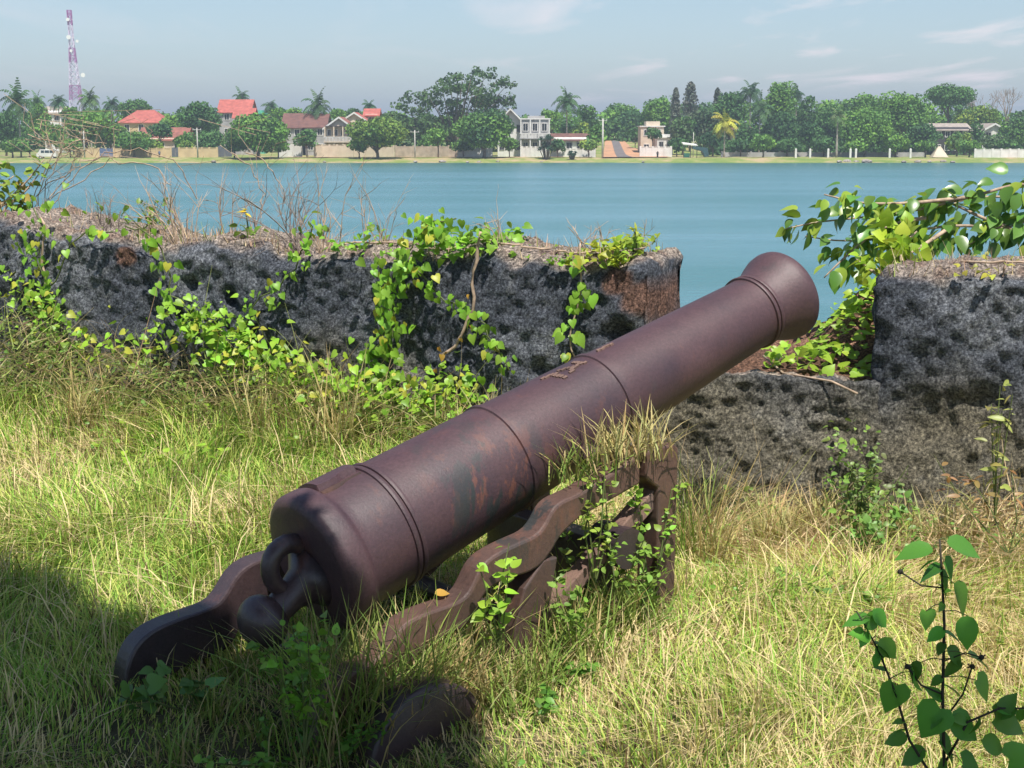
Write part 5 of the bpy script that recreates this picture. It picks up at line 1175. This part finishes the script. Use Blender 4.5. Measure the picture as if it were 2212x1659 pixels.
def tangle(name, label, uv, n_, L, cols, seed, offr=(.02, .35), w=.0022, up=.8):
    r_ = np.random.default_rng(seed); P0 = []
    while len(P0) < n_:
        a = uv[int(r_.random() * len(uv))]; p = wplane(a[0] + r_.uniform(-a[2], a[2]), a[1], offr[0] + (offr[1] - offr[0]) * r_.random()); p.z = float(gz(p.x, p.y)) + r_.random() * a[3]; P0.append(list(p))
    P0 = np.array(P0); d = r_.normal(size=(n_, 3)); d[:, 2] = np.abs(d[:, 2]) * up + .15; d[:, 1] -= .25; d /= np.linalg.norm(d, axis=1, keepdims=True); Ln = L * (.4 + r_.random(n_)); bend = r_.normal(size=(n_, 3)) * .35 - [0, 0, .35]
    V = np.zeros((n_, 10, 3)); sd_ = np.cross(d, [0.2, 1, 0.1]); sd_ /= np.linalg.norm(sd_, axis=1, keepdims=True); sd_ *= (w * (.6 + .9 * r_.random(n_)))[:, None]
    for k in range(5):
        t_ = k / 4; c = P0 + d * (Ln * t_)[:, None] + bend * (Ln * t_ * t_)[:, None]; V[:, 2 * k] = c - sd_ * (1 - .8 * t_); V[:, 2 * k + 1] = c + sd_ * (1 - .8 * t_)
    f = (np.array([(0, 1, 3, 2), (2, 3, 5, 4), (4, 5, 7, 6), (6, 7, 9, 8)])[None] + (np.arange(n_) * 10)[:, None, None]).reshape(-1, 4)
    C_ = np.array(cols)[r_.integers(0, len(cols), n_)] * (.6 + .7 * r_.random((n_, 1)))
    return tag(link(name, fast_mesh(name, V.reshape(-1, 3), f, False, np.repeat(C_, 10, 0)), M['grass']), label, 'dry stems', kind='stuff')
BRN = [(.50, .38, .20), (.62, .52, .27), (.38, .42, .13), (.45, .30, .18), (.42, .50, .14)]
tangle('dry_stems', 'tangle of thin dry stems at the foot of the long wall', [(60, 700, 90, .5), (200, 740, 120, .35), (400, 740, 120, .3), (560, 760, 120, .3), (720, 780, 120, .25), (900, 820, 100, .2), (1020, 860, 80, .15)], 2500, .24, BRN, 401)
tangle('bent_straw', 'bent brown straw heaped below the embrasure and right-hand block', [(1500, 950, 70, .12), (1600, 980, 80, .08), (1720, 1000, 90, .07), (1850, 1010, 90, .07), (2000, 1030, 100, .08), (2150, 1030, 90, .2)], 3000, .22, [(.74, .56, .33), (.62, .44, .25), (.80, .64, .38), (.46, .46, .17)], 402, (.02, .75), .0022, .6)
def tangle_leaves(name, label, uv, n_, size, c, seed, offr=(.03, .3)):
    r_ = np.random.default_rng(seed); P0 = []
    for k in range(n_):
        a = uv[int(r_.random() * len(uv))]; p = wplane(a[0] + r_.uniform(-a[2], a[2]), a[1], offr[0] + (offr[1] - offr[0]) * r_.random()); p.z = float(gz(p.x, p.y)) + .03 + r_.random() ** 1.3 * a[3]; P0.append(list(p))
    return tag(bake(name, 'ovate', np.array(P0), runit(n_) * [1, 1, .5], np.c_[rng.normal(size=(n_, 2)) * .6, np.ones(n_)] - np.array(WN) * .5, size * (.5 + .9 * r_.random(n_)), jit(c, n_, .4, .14), M['leaf']), label, 'plants', kind='stuff')
tangle_leaves('wall_foot_weeds', 'low dull green weeds mixed into the stems at the foot of the long wall', [(60, 700, 90, .5), (220, 740, 140, .3), (420, 740, 120, .3), (640, 780, 140, .28), (860, 820, 120, .2)], 2600, .026, (.20, .30, .07), 411)
tangle_leaves('wall_foot_herbs', 'small green herbs mixed into the straw below the right-hand block', [(1840, 1010, 60, .45), (1900, 1030, 90, .2), (2080, 1030, 120, .15), (1600, 980, 100, .1)], 900, .026, (.22, .36, .07), 412, (.03, .6))

# ================================================================== SHRUBS
def leafy_branches(root, stems, n_, size, c, kind='ovate', m='gloss_leaf', stem='twig', droop=.6, spread=.05, width=1.15, r0=.011, name='leaves', end_bias=1.0, old=None):
    o_ = root.location.copy(); t = MB(); A, Dd = [], []
    for pts in stems:
        P3 = [p - o_ for p in pts]; Q = []
        for a, b_ in zip(P3[:-1], P3[1:]):
            for i in range(5): Q.append(a.lerp(b_, i / 5))
        Q.append(P3[-1])
        for _ in range(3): Q = [Q[0]] + [(Q[i - 1] + Q[i] * 2 + Q[i + 1]) / 4 for i in range(1, len(Q) - 1)] + [Q[-1]]
        t.tube(Q, [r0 * (1 - .75 * i / len(Q)) for i in range(len(Q))], 6)
        for i in range(len(Q) - 1): A.append((Q[i], Q[i + 1]))
    t.build('stems', M[stem], root, True)
    pos, dr = [], []
    for k in range(n_):
        a, b_ = A[int(rng.random() * len(A))]; p = a.lerp(b_, rng.random()); d = (b_ - a).normalized(); side = Vector(rng.normal(size=3)); side = (side - d * side.dot(d)).normalized()
        pos.append(p + side * spread * rng.random()); dr.append(d * .45 + side * .8 + Vector((0, 0, -droop * (.5 + rng.random()))))
    pos, dr = np.array([list(p) for p in pos]), np.array([list(p) for p in dr]); nr = np.c_[rng.normal(size=(n_, 2)) * .6, .7 + rng.random(n_) * .5]
    cc = jit(c, n_, .35, .12)
    if old: yy = rng.random(n_) < old[1]; cc[yy] = jit(old[0], int(yy.sum()), .25, .08)
    bake(name, kind, pos, dr, nr, size * (.6 + .6 * rng.random(n_)), cc, M[m], root, width)
    return root
Ys = 7.35
def A_(u, v, Y=Ys): return at(u, v, Y)
rt = empty('leafy_shrub', Vector((3.35, 7.6, -.9)), 'large-leaved shrub leaning in over the right-hand wall beside the muzzle', 'shrub')
base_ = Vector((3.35, 7.6, -.9))
leafy_branches(rt, [[base_, A_(2330, 420), A_(2212, 392), A_(2100, 425), A_(1980, 455), A_(1860, 470), A_(1760, 480), A_(1695, 495)],
                    [A_(2100, 425), A_(1960, 440, 7.2), A_(1860, 440, 7.2), A_(1780, 420, 7.2)],
                    [base_, A_(2300, 520), A_(2180, 492), A_(2060, 486), A_(1960, 500), A_(1880, 520), A_(1800, 520), A_(1740, 510)],
                    [base_, A_(2320, 450, 7.6), A_(2200, 425, 7.6), A_(2090, 425, 7.6), A_(2000, 470, 7.6)],
                    [A_(2000, 470, 7.3), A_(1900, 490, 7.3), A_(1820, 560, 7.2), A_(1780, 600, 7.2)],
                    [A_(2060, 486), A_(1980, 540, 7.1), A_(1900, 580, 7.1), A_(1850, 600, 7.1)],
                    [A_(2180, 492), A_(2120, 470), A_(2060, 440), A_(2000, 430)], [base_, A_(2340, 500), A_(2240, 470), A_(2150, 500), A_(2090, 530)]], 430, .085, (.13, .27, .045), droop=.75, spread=.09, old=((.30, .42, .05), .30))
rt = empty('creeping_shrub', wxy(s_of(1950, 600), .35, .95), 'bright leafy creeper spilling over the corner of the right-hand block', 'creeper')
leafy_branches(rt, [[A_(1990, 600, 6.5), A_(1960, 560, 6.6), A_(1920, 530, 6.7), A_(1900, 480, 6.8)], [A_(1930, 610, 6.5), A_(1890, 590, 6.6), A_(1850, 560, 6.7)], [A_(1960, 600, 6.4), A_(1940, 540, 6.6), A_(1980, 500, 6.7)]], 190, .050, (.36, .50, .05), 'heart', 'leaf', 'twig', .4, .07)
rt = empty('leafy_shrub', Vector((-3.9, 9.4, -.6)), 'straggly shrub rising behind the left end of the wall', 'shrub')
b2 = Vector((-3.9, 9.4, -.6)); YL_ = 9.2
leafy_branches(rt, [[b2, A_(-40, 470, YL_), A_(20, 430, YL_), A_(60, 390, YL_), A_(95, 345, YL_)], [b2, A_(-60, 440, YL_), A_(-10, 410, YL_), A_(30, 380, YL_)], [b2, A_(0, 450, YL_), A_(50, 420, YL_), A_(85, 375, YL_)], [b2, A_(-80, 400, YL_), A_(-30, 360, YL_), A_(20, 350, YL_)], [A_(-40, 470, YL_), A_(10, 440, YL_), A_(60, 430, YL_)]],
               190, .048, (.26, .38, .06), 'heart', 'leaf', 'twig', .3, .07, old=((.40, .30, .08), .2))
rt = empty('dry_bush', Vector((-3.0, 9.5, -.4)), 'arching dry grey twigs behind the left end of the crest, reaching over the water', 'bush')
b3 = Vector((-3.0, 9.5, -.4)); t_ = MB()
for (pts) in [[(60, 470), (90, 410), (150, 370), (185, 345), (250, 340)], [(90, 440), (150, 380), (170, 330), (120, 310), (60, 290)], [(100, 440), (160, 400), (240, 345), (330, 355), (370, 400)], [(80, 430), (120, 345), (160, 320), (200, 335)], [(110, 450), (170, 365), (230, 330), (300, 320), (380, 350), (425, 430)], [(70, 440), (110, 330), (90, 260)], [(95, 420), (135, 320), (180, 300), (230, 310)], [(560, 470), (570, 420), (540, 360), (500, 330)], [(600, 470), (615, 420), (590, 370), (560, 340), (530, 330)]]:
    P3 = [at(u, v, YL_ + .1 * rng.random()) - b3 for u, v in pts]; Q = []
    for a, b_ in zip(P3[:-1], P3[1:]):
        for i in range(4): Q.append(a.lerp(b_, i / 4) + Vector(rng.normal(size=3)) * .008)
    Q.append(P3[-1]); t_.tube([Vector((0, 0, 0))] * (1 if pts[0][0] < 300 else 0) + Q, .0032, 4)
    for k in range(7):
        p = Q[int(rng.random() * len(Q))]; t_.tube([p, p + Vector((rng.normal() * .1, 0, .08 + .1 * rng.random())), p + Vector((rng.normal() * .15, 0, .15 + .12 * rng.random()))], .0016, 3)
t_.build('twigs', M['twig'], rt)

# tall weed in the lower right corner, close to the lens
def near_weed():
    Y = 2.95; g_ = float(gz(.85, Y)); root = empty('tall_weed', Vector((.87, Y, g_)), 'tall dark-stemmed weed with large leaves in the lower right corner', 'weed'); o_ = root.location.copy()
    q = lambda u, v, y=Y: at(u, v, y) - o_
    t = MB(); t.tube([(0, 0, 0), q(2040, 1659), q(2036, 1500), q(2040, 1350), q(2034, 1230), q(2030, 1165)], [.0038, .0036, .0034, .003, .0025, .002], 7)
    t.tube([(0, 0, 0), q(2040, 1720), q(1965, 1600), q(1935, 1500), q(1900, 1410), q(1868, 1350), q(1850, 1320)], [.0034, .0034, .003, .0026, .0022, .0018, .0015], 7)
    t.tube([q(2040, 1650), q(2090, 1560), q(2160, 1530), q(2240, 1530)], [.003, .003, .0022, .0016], 6)
    t.tube([q(2035, 1430), q(2085, 1410), q(2120, 1420)], .0015, 5); t.tube([q(2036, 1270), q(1990, 1265), q(1945, 1235)], .0018, 5); t.tube([q(2036, 1500), q(1990, 1480), q(1960, 1440)], .0022, 5); t.tube([q(2036, 1560), q(2080, 1500), q(2100, 1440)], .0022, 5)
    t.build('stems', M['stem_dark'], root, True)
    LV = [((1935, 1480), (1905, 1540), .060, 'heart'), ((2015, 1185), (1935, 1195), .072, 'ovate'), ((2045, 1170), (2130, 1200), .072, 'ovate'), ((2030, 1230), (1990, 1260), .045, 'heart'), ((2040, 1215), (2080, 1270), .05, 'heart'), ((2030, 1240), (2045, 1290), .05, 'heart'), ((2020, 1210), (1985, 1235), .04, 'ovate'),
          ((2060, 1260), (2095, 1360), .085, 'ovate'), ((2090, 1330), (2085, 1400), .065, 'ovate'), ((2000, 1320), (1985, 1370), .038, 'heart'), ((1880, 1335), (1810, 1355), .055, 'ovate'), ((1885, 1320), (1925, 1370), .05, 'ovate'), ((1865, 1375), (1835, 1365), .035, 'heart'), ((1900, 1380), (1950, 1440), .055, 'ovate'),
          ((1975, 1450), (2000, 1500), .05, 'heart'), ((1990, 1430), (1960, 1490), .05, 'ovate'), ((2045, 1400), (2120, 1440), .055, 'ovate'), ((2060, 1430), (2040, 1480), .04, 'heart'), ((2110, 1470), (2160, 1520), .055, 'heart'), ((2030, 1530), (1990, 1600), .075, 'heart'), ((2060, 1560), (2140, 1600), .065, 'heart'), ((2150, 1550), (2210, 1580), .07, 'heart'), ((2120, 1600), (2190, 1640), .065, 'ovate'),
          ((2000, 1620), (1950, 1660), .06, 'ovate'), ((2080, 1650), (2140, 1690), .07, 'heart'), ((2100, 1420), (2150, 1440), .045, 'heart'), ((2160, 1540), (2200, 1490), .05, 'ovate'), ((1960, 1590), (1900, 1610), .05, 'ovate'), ((2030, 1600), (2070, 1660), .08, 'heart'), ((2180, 1640), (2230, 1620), .07, 'heart'), ((2040, 1480), (2085, 1500), .045, 'ovate')]
    for st_ in ([(2040, 1640), (2036, 1500), (2040, 1350), (2034, 1230)], [(1975, 1620), (1935, 1500), (1900, 1410), (1868, 1350)], [(2050, 1640), (2090, 1560), (2160, 1530), (2230, 1530)]):
        for _ in range(11):
            i = int(rng.random() * (len(st_) - 1)); f_ = rng.random(); a0 = (st_[i][0] + (st_[i + 1][0] - st_[i][0]) * f_, st_[i][1] + (st_[i + 1][1] - st_[i][1]) * f_); an = rng.random() * 6.28; L0 = 24 + 26 * rng.random()
            LV.append((a0, (a0[0] + L0 * cos(an), a0[1] + L0 * .6 * sin(an) + 14), L0 / F * Y * 1.1, 'ovate'))
    pt = MB(); segs = [[(2040, 1659), (2036, 1500), (2040, 1350), (2034, 1230), (2030, 1165)], [(2040, 1720), (1965, 1600), (1935, 1500), (1900, 1410), (1868, 1350), (1850, 1320)], [(2040, 1650), (2090, 1560), (2160, 1530), (2240, 1530)]]
    for x in LV:
        best = None
        for sg in segs:
            for a_, c_ in zip(sg[:-1], sg[1:]):
                for i in range(9):
                    p_ = (a_[0] + (c_[0] - a_[0]) * i / 8, a_[1] + (c_[1] - a_[1]) * i / 8); d_ = (p_[0] - x[0][0]) ** 2 + (p_[1] - x[0][1] + 10) ** 2
                    if best is None or d_ < best[0]: best = (d_, p_)
        if 30 < best[0] < 9000: A0, B0 = q(*best[1]), q(*x[0]); pt.tube([A0, (A0 + B0) / 2 + Vector((0, 0, .006)), B0], [.0013, .0011, .0009], 4, False)
    pt.build('leaf_stalks', M['stem_green'], root, True)
    for kd in ('heart', 'ovate'):
        L = [x for x in LV if x[3] == kd]; pos = np.array([list(q(*x[0])) for x in L]); dr = np.array([list(q(*x[1]) - q(*x[0])) for x in L]) + rng.normal(size=(len(L), 3)) * .01
        ln = np.linalg.norm(dr, axis=1); nr = np.c_[rng.normal(size=(len(L), 1)) * .5, -.5 + rng.normal(size=(len(L), 1)) * .4, .7 + .5 * rng.random((len(L), 1))]
        bake('leaves', kd, pos, dr, nr, np.minimum(ln * 1.1, np.array([x[2] for x in L])) * 1.05, jit((.125, .34, .045), len(L), .45, .15), M['leaf'], root, 1.0 if kd == 'heart' else 1.1)
    for (u, v) in [(1945, 1235), (1960, 1440), (2100, 1440), (2120, 1420)]:
        m = MB(); c = q(u, v); a = ball(c, (.006, .006, .006), 8, 6); m.add(a.v, a.f)
        for k in range(8): d = Vector(runit(1)[0]); m.beam(c, c + d * .010, .0015)
        m.build('seed_head', M['stem_dark'], root)
near_weed()

def ground_hit(u, v, h=0.0):
    r_ = ray(u, v); z = -.08 + h
    for _ in range(6): p = CAM + r_ * ((z - HC) / r_.z); z = float(gz(p.x, p.y)) + h
    return CAM + r_ * ((z - HC) / r_.z)
# weeds climbing on and round the carriage
def weed_on(u, v, dist, h, label, n_leaf=40, c=(.26, .42, .05), size=.03, spread=.07, name='small_weed', kind='ovate', stems=4, up=(0, 0, 1), lean=(0, 0)):
    top = at_d(u, v, dist)
    if h <= .25 and v > 1150: top = ground_hit(u, v, h * .6) + Vector((0, 0, h * .4))
    base = top - Vector((lean[0] * h, lean[1] * h, h)); root = empty(name, base, label, 'weed', 'small weeds growing through the carriage'); t = MB(); pos = []
    for k in range(stems):
        e = Vector((lean[0] * h + rng.normal() * spread, lean[1] * h + rng.normal() * spread, h * (.7 + .35 * rng.random()))); mid = e * .5 + Vector(rng.normal(size=3)) * .02; t.tube([(0, 0, 0), mid, e], [.0035, .0028, .0015], 5)
        for j in range(n_leaf // stems): w = .25 + .75 * rng.random() ** .7; p = (mid * (2 * w) if w < .5 else mid.lerp(e, 2 * w - 1)); pos.append(list(p + Vector(rng.normal(size=3)) * .013))
    t.build('stems', M['stem_green'], root); pos = np.array(pos); k = len(pos)
    bake('leaves', kind, pos, runit(k) * [1, 1, .5] + [0, 0, .15], np.c_[rng.normal(size=(k, 2)) * .6, np.ones(k)] + [0, -.3, 0], size * (.6 + .8 * rng.random(k)), jit(c, k, .3, .12), M['leaf'], root, 1.2)
    return root
D0 = 4.6
weed_on(1080, 1195, 4.5, .30, 'bright leafy sprig before the near cheek', 40, (.30, .50, .05), .034, .05, kind='ovate')
weed_on(1285, 985, 4.86, .45, 'pale leafy weed climbing over the near cheek top', 90, (.34, .46, .08), .024, .04)
weed_on(1410, 1050, 4.95, .40, 'leafy weed twining round the front post', 110, (.28, .46, .06), .024, .05)
weed_on(1330, 1100, 4.9, .38, 'scrambling weed under the near cheek', 110, (.24, .38, .06), .020, .11)
weed_on(1240, 1230, 4.78, .28, 'low herb beneath the brace of the carriage', 120, (.22, .36, .06), .024, .12)
weed_on(1370, 1180, 4.93, .33, 'low herb at the foot of the front post', 140, (.22, .34, .06), .026, .12)
weed_on(1020, 1310, 4.42, .16, 'heart-leaved sprig on the rear of the near cheek', 24, (.30, .42, .07), .030, .08, kind='heart')
weed_on(1120, 1290, 4.55, .16, 'herb between the leg and the near cheek', 26, (.28, .40, .06), .026, .08)
weed_on(650, 1350, 4.12, .38, 'fresh green weed growing beside the cannon button', 170, (.20, .40, .04), .028, .05, stems=7)
weed_on(680, 1460, 3.9, .25, 'green weed below the cannon button', 120, (.17, .34, .04), .026, .08)
weed_on(700, 1590, 3.75, .16, 'dark green weed left of the sunken wheel', 130, (.13, .30, .04), .024, .12)
weed_on(620, 1600, 3.7, .14, 'low weed at the bottom edge below the carriage', 120, (.16, .32, .04), .024, .14)
weed_on(330, 1490, 3.95, .12, 'shaded sprig beside the rear of the far cheek', 22, (.12, .24, .05), .04, .09, kind='heart')
weed_on(400, 1490, 3.9, .12, 'second shaded sprig right of the far cheek end', 18, (.12, .24, .05), .04, .07, kind='heart')
weed_on(1180, 1480, 4.1, .10, 'dark herb patch in the grass right of the sunken wheel', 110, (.12, .27, .04), .024, .16)
weed_on(1900, 1290, 5.0, .12, 'pale green herb in the straw below the right-hand wall', 50, (.22, .38, .08), .03, .10)
weed_on(1860, 960, 6.0, .35, 'dull green herb growing from the foot of the embrasure sill', 150, (.20, .28, .09), .028, .12, stems=7)
weed_on(1880, 1090, 5.85, .25, 'brighter herb rooted below the embrasure sill', 120, (.18, .34, .07), .030, .13, stems=6)
weed_on(2165, 840, 5.6, .5, 'upright straw-coloured weed against the right-hand block', 40, (.40, .42, .12), .05, .08, kind='lance')
weed_on(2190, 1000, 5.5, .35, 'rust-tinged weed at the right edge before the wall', 60, (.36, .22, .09), .04, .12, kind='lance')
def tuft(u, v, dist, n_, L, label, c=(.30, .36, .10), spread=.5, width=.003, base_r=.03, up=1.0, dark=.3, name='grass_tuft'):
    b_ = at_d(u, v, dist); n_ = max(n_, 90); base_r = max(base_r, .04)
    if 560 < u < 1450 and 1180 < v < 1600: z0 = float(gz(b_.x, b_.y)); L = min(max(L * 1.1, b_.z - z0 + .10), .50) if v < 1480 else L; b_.z = z0; base_r = .07; n_ = int(n_ * 1.3)
    elif v < 1050 and not 1240 < u < 1420: z0 = float(gz(b_.x, b_.y)); L = min(max(L, b_.z - z0 + L * .7), .55); b_.z = z0
    elif v > 1050: b_ = ground_hit(u, v, L * .5) - Vector((0, 0, L * .5))
    V = []; r0 = rng.normal(size=(n_, 2)) * base_r; a = rng.random(n_) * 6.28; ln = spread * (.2 + 1.1 * rng.random(n_)); H = L * (.5 + .6 * rng.random(n_)); w = width * (.6 + .7 * rng.random(n_)); px = np.cos(a + 1.57 + rng.normal(size=n_) * .4); py = np.sin(a + 1.57)
    Vv = np.zeros((n_, 10, 3))
    for k, (t_, ww) in enumerate(((0, .8), (.25, 1), (.5, .9), (.75, .65), (1, .06))):
        x = r0[:, 0] + np.cos(a) * ln * H * t_ ** 1.5; y = r0[:, 1] + np.sin(a) * ln * H * t_ ** 1.5; z = H * t_ * up * (1 - .35 * ln * t_)
        Vv[:, 2 * k] = np.c_[x - px * w * ww, y - py * w * ww, z]; Vv[:, 2 * k + 1] = np.c_[x + px * w * ww, y + py * w * ww, z]
    f = (np.array([(0, 1, 3, 2), (2, 3, 5, 4), (4, 5, 7, 6), (6, 7, 9, 8)])[None] + (np.arange(n_) * 10)[:, None, None]).reshape(-1, 4)
    cc = jit(c, n_, .35, .12); st = rng.random(n_) < dark; cc[st] = jit((.50, .40, .18), int(st.sum()), .3, .1)
    o = link(name, fast_mesh(name, Vv.reshape(-1, 3), f, False, np.repeat(cc, 10, 0)), M['grass']); o.location = b_; return tag(o, label, 'grass tuft', 'grass tufts around the gun')
TF = [(850, 1370, 4.42, 120, .19, 'lush tuft against the underside of the breech'), (1150, 1400, 4.6, 110, .13, 'grass round the foot of the middle leg'), (1250, 1300, 4.8, 100, .14, 'leafy grass below the diagonal brace'), (1380, 1270, 5.0, 100, .12, 'grass hiding the foot of the front post'), (930, 1640, 3.7, 60, .08, 'short grass lapping the sunken wheel'), (690, 1610, 3.7, 70, .09, 'grass left of the sunken wheel'), (560, 1560, 3.8, 70, .09, 'shaded grass in the middle of the carriage tail'), (780, 1370, 4.36, 110, .19, 'thick grass tuft between the breech and the near cheek'), (880, 1340, 4.44, 90, .18, 'arching grass on the near cheek beside the breech'), (930, 1330, 4.50, 60, .24, 'long-bladed tuft rising in front of the barrel'), (740, 1260, 4.35, 50, .20, 'fine grass standing before the base ring'),
      (720, 1400, 4.28, 90, .12, 'dense grass right of the cannon button'), (590, 1540, 3.95, 60, .09, 'dark grass under the cannon button'), (830, 1420, 4.42, 50, .10, 'spiky grass behind the sunken wheel'), (960, 1390, 4.5, 110, .13, 'dry spiky grass between wheel and leg'), (1020, 1440, 4.5, 90, .11, 'tangled dry grass beside the sunken wheel'),
      (1100, 1450, 4.5, 120, .11, 'matted grass below the carriage leg'), (1200, 1330, 4.8, 120, .12, 'grass at the foot of the brace'), (1300, 1270, 4.95, 120, .12, 'grass under the front of the near cheek'), (1220, 1200, 5.15, 90, .18, 'shaded green blades seen through the carriage side'), (1330, 1000, 4.97, 46, .2, 'dry grass hanging over the top of the near cheek'),
      (1400, 985, 5.05, 34, .2, 'dry grass spray above the front post'), (1260, 1040, 4.98, 60, .2, 'grass spray beside the second ring of the barrel'), (1480, 930, 5.7, 60, .3, 'tall grass between barrel and embrasure sill'), (1530, 990, 5.7, 90, .3, 'straw tuft before the embrasure sill'), (470, 1500, 3.95, 80, .15, 'dark grass inside the rear of the carriage'),
      (400, 1590, 3.8, 90, .14, 'dark grass at the end of the far cheek'), (530, 1420, 4.1, 50, .13, 'seed-headed grass left of the cannon button'), (900, 1690, 3.6, 90, .12, 'grass in front of the sunken wheel'), (1080, 1630, 3.85, 90, .13, 'grass at the right of the sunken wheel'), (1090, 860, 6.5, 120, .26, 'tall pale grass tuft at the wall foot behind the barrel'), (1040, 880, 6.4, 90, .22, 'pale grass tuft left of the tall one behind the barrel'),
      (1680, 1120, 5.5, 150, .3, 'large straw tuft in the middle of the dry grass'), (1780, 1100, 5.6, 120, .28, 'straw tuft below the embrasure sill'), (2060, 1130, 5.3, 140, .3, 'bent straw tuft at the foot of the right-hand block'), (2170, 1090, 5.2, 130, .35, 'tall straw at the right edge'), (1960, 1120, 5.4, 110, .26, 'straw tuft left of the bent one'),
      (560, 820, 7.2, 40, .22, 'thin dry stalks under the middle vine'), (170, 810, 7.6, 60, .25, 'thin dry stalks at the left foot of the wall'), (730, 780, 6.95, 30, .25, 'sparse dry stalks left of the thickest vine')]
for (u, v, ds, n_, L, lab) in TF:
    dry = any(w in lab for w in ('straw', 'dry', 'pale', 'stalks')); tuft(u, v, ds, int(n_ * 1.0), L, lab, (.46, .42, .17) if dry else (.24, .33, .07), .75, .0028, .05, 1.0, .55 if dry else .25)
# fallen leaf on the carriage and a pale dead leaf on the lawn
for (u, v, ds, c, lab, sz) in [(940, 1283, 4.60, (.62, .36, .07), 'orange fallen leaf lying on the near cheek', .045), (520, 1118, 5.6, (.34, .19, .13), 'pinkish dead leaf lying on the lawn left of the breech', .05), (1505, 1640, 3.9, (.33, .24, .15), 'curled dry leaf in the grass at the bottom edge', .05)]:
    p = np.array([[0., 0, 0]]); o = bake('fallen_leaf', 'ovate', p, np.array([[1., .3, .1]]), np.array([[.1, -.5, 1.]]), np.array([sz]), np.array([c]), M['leaf'], None, 1.2); q_ = at_d(u, v, ds); o.location = q_; tag(o, lab, 'leaf')
    if v > 1100 and v != 1283: o.location.z = max(float(gz(q_.x, q_.y)) + .09, 0); o.rotation_euler = (.5, .6, 1.0)

# ================================================================== SHADE TREE behind and left of the camera
def shade_tree():
    base = Vector((-4.2, -2.2, float(gz(-4.2, -2.2)))); root = empty('shade_tree', base, 'spreading tree just behind the viewpoint whose shadow falls across the breech', 'tree')
    # clumps stand where their shadow reaches (ground x, ground y, radius, height)
    C_ = []
    spots = [(-2.6, 4.0, .75, 4.2), (-1.9, 3.5, .7, 4.0), (-3.2, 3.2, .8, 4.4), (-2.6, 2.6, .8, 4.1), (-1.55, 4.1, .50, 4.1), (-1.2, 3.35, .6, 3.9), (-1.3, 2.6, .7, 4.2), (-.55, 3.75, .42, 4.0), (-.4, 3.05, .62, 4.1), (-.3, 2.3, .7, 4.0), (.0, 3.1, .3, 4.2), (.5, 2.4, .5, 4.0), (.95, 2.6, .3, 3.7), (.5, 1.7, .7, 4.2), (-1.0, 1.8, .7, 4.3), (-2.0, 1.8, .8, 4.2), (-3.3, 1.8, .9, 4.5), (-3.6, 4.2, .8, 4.6), (1.15, 2.35, .5, 3.9), (-2.2, 4.6, .35, 4.1), (-.95, 4.0, .32, 4.1), (-2.5, 5.0, .5, 4.3), (-1.9, 4.95, .42, 4.2), (-1.45, 4.6, .34, 4.1), (-1.05, 4.42, .25, 4.0), (-.80, 4.48, .19, 3.9), (-.68, 4.3, .18, 4.0), (-.36, 3.75, .25, 4.0), (-.28, 4.02, .18, 4.0), (-3.4, 5.2, .5, 4.5), (.98, 3.05, .3, 3.7), (1.2, 2.75, .35, 3.7), (-3.5, .8, 1.0, 4.8), (-2.4, .9, .9, 4.6), (-1.3, .9, .9, 4.7), (-.3, 1.2, .8, 4.6), (.6, .8, .8, 4.5), (-4.4, 2.4, 1.0, 4.9), (-4.6, 3.6, .9, 4.8), (-3.0, 0, 1.0, 5.2), (-1.8, 0, 1.0, 5.3), (-.5, 0, .9, 5.2), (-4.6, 1.2, 1.0, 5.0), (.75, 2.95, .3, 3.8)]
    P, D, N_, Cc = [], [], [], []
    for (x, y, r_, h) in spots:
        c = Vector((x, y, 0)) + SUN * (h / SUN.z) - base; k = int(1500 * r_ * r_ / .4) + 60
        d = runit(k); p = np.array(list(c)) + d * (rng.random((k, 1)) ** .4) * [r_, r_, r_ * .45]; P.append(p); C_.append(c)
    P = np.concatenate(P); k = len(P)
    bake('crown', 'ovate', P, runit(k) * [1, 1, .5], np.c_[rng.normal(size=(k, 2)) * .6, np.ones(k)], .12 * (.6 + .6 * rng.random(k)), jit((.07, .14, .03), k, .3, .1), M['leaf'], root, 1.2)
    t = MB(); t.tube([(0, 0, -.3), (.1, .1, 1.2), (.3, .2, 2.4), (.5, .3, 3.3)], [.26, .2, .17, .12], 12)
    for c in C_: f = Vector((.35, .25, 2.6 + rng.random() * .6)); t.tube([f, f.lerp(c, .5) + Vector((0, 0, .25)), c], [.06, .035, .012], 6)
    t.build('trunk', M['bark'], root, True)
shade_tree()

# ================================================================== HAZE
hz = bpy.data.materials.new('haze'); hz.use_nodes = True; n, l = nodes(hz); n.remove(n['Principled BSDF'])
vp = n.new('ShaderNodeVolumePrincipled'); vp.inputs['Color'].default_value = (0.74, 0.86, 1.0, 1); vp.inputs['Density'].default_value = 0.0005; vp.inputs['Anisotropy'].default_value = 0.2
l.new(vp.outputs[0], n['Material Output'].inputs['Volume'])
hzo = MB().box(-3100, 3100, -420, 4600, -9, 62).build('haze', hz); hzo['kind'] = 'stuff'; hzo['label'] = 'thin pale haze over the lagoon'; hzo['category'] = 'haze'
